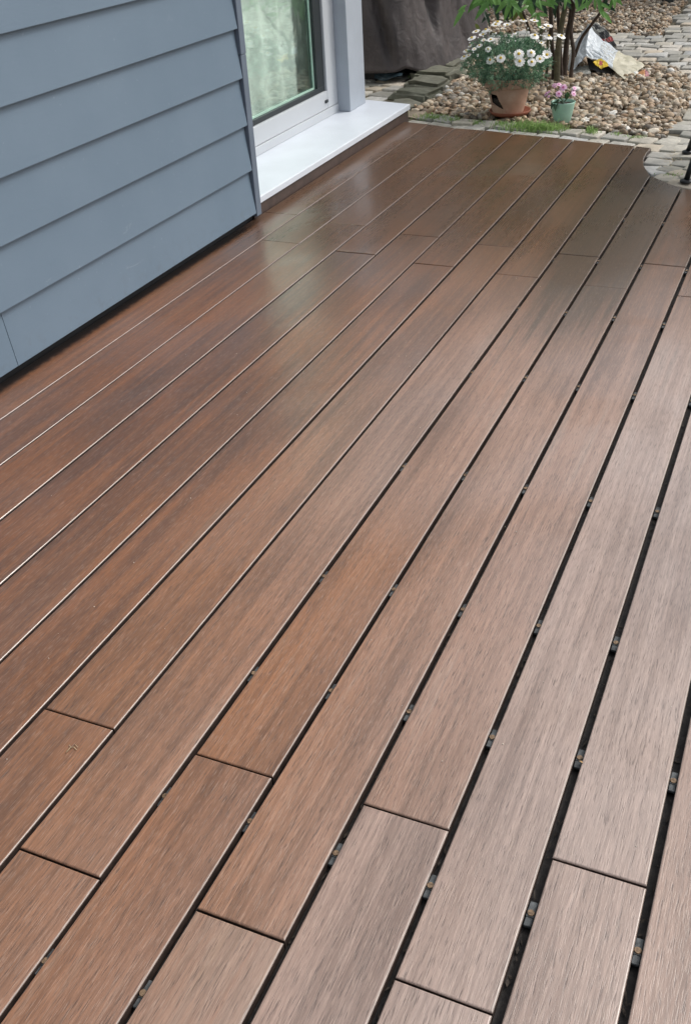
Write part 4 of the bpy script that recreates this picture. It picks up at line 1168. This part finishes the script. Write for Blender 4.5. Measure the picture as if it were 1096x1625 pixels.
# ------------------------------------------------------------------ planting behind the far gravel
HEDGE_L = leaf_material('hedge_leaves', (.016, .042, .014), (.06, .11, .035), .45, 'tint', .2)
def hedge_shrub(x, y, w_, h, label, n=8500):
    o = empty('hedge_shrub', (x, y, GZ), label=label, cat='shrub', group='shrubs behind the far gravel')
    sv, sf = [], []
    for k in range(11):
        a = random.uniform(0, 6.28); r_ = random.uniform(.05, w_ * .42)
        p = Vector((x + math.cos(a) * r_, y + math.sin(a) * r_ * .6, GZ))
        tv, tf = tube([p, p + Vector((math.cos(a) * .06, math.sin(a) * .06, h * .4)), p + Vector((math.cos(a) * .2, math.sin(a) * .15, h * .8))], [.014, .010, .005], 6)
        n0 = len(sv); sv += tv; sf += [tuple(i + n0 for i in q) for q in tf]
    off_kid(obj('trunk', mesh('trunk', sv, sf, BARK_B, True)), o)
    v, f, tint = [], [], []
    for _ in range(n):
        while True:
            q = Vector((random.uniform(-1, 1), random.uniform(-1, 1), random.uniform(-1, 1)))
            if q.length < 1 and random.random() < .25 + q.length ** 2: break
        lump = 1 + .3 * noise.noise(q * 2 + Vector((x, y, 0)))
        p = Vector((x + q.x * w_ * .62 * lump, y + q.y * .5 * lump, h * .56 + q.z * h * .48 * lump))
        if p.z < .05: continue
        d = Vector((random.gauss(0, .8), random.gauss(0, .8), random.gauss(-.2, .6))).normalized(); L = random.uniform(.06, .13)
        s = d.cross(Vector((random.gauss(0, 1), random.gauss(0, 1), random.gauss(0, 1)))).normalized() * L * .17; i = len(v)
        v += [p, p + d * L * .5 + s, p + d * L, p + d * L * .5 - s]; f.append((i, i + 1, i + 2, i + 3)); tint += [min(1, max(0, random.gauss(.45, .3)))] * 4
    off_kid(obj('foliage', mesh('foliage', v, f, HEDGE_L, tint=tint), kind='stuff'), o)
HX = [(-5.6, 11.0, 1.3, 3.5), (-4.5, 10.9, 1.3, 3.2), (-3.5, 10.75, 1.2, 3.5), (-2.6, 10.7, 1.1, 3.3), (-1.85, 10.85, .95, 3.2), (-.9, 12.6, 1.6, 4.0), (.6, 12.8, 1.6, 3.8), (2.2, 12.7, 1.7, 4.1), (3.9, 12.5, 1.7, 3.6)]
HLAB = ['tall dense green shrub at the far left end of the planting behind the gravel', 'broad dark shrub second from the left behind the covered furniture', 'tall dark shrub standing behind the covered furniture', 'leafy dark shrub behind the stems of the nearer shrub', 'green shrub at the corner of the far gravel beside the cobbled path', 'tall shrub where the cobbled path ends', 'shrub right of the end of the cobbled path', 'tall shrub beyond the right side of the path', 'shrub at the far right end of the planting']
for (x, y, w_, h), lab in zip(HX, HLAB): hedge_shrub(x, y, w_, h, lab)
# a dark timber post at the corner of the far bed
o = obj('garden_post', from_bm('garden_post', box_bm(-1.46, -1.36, 10.30, 10.40, GZ, .75, .006, 2), simple('weathered_dark_timber', (.028, .034, .032), .7, .4, 30)), label='dark timber post at the corner of the far gravel bed', cat='post')
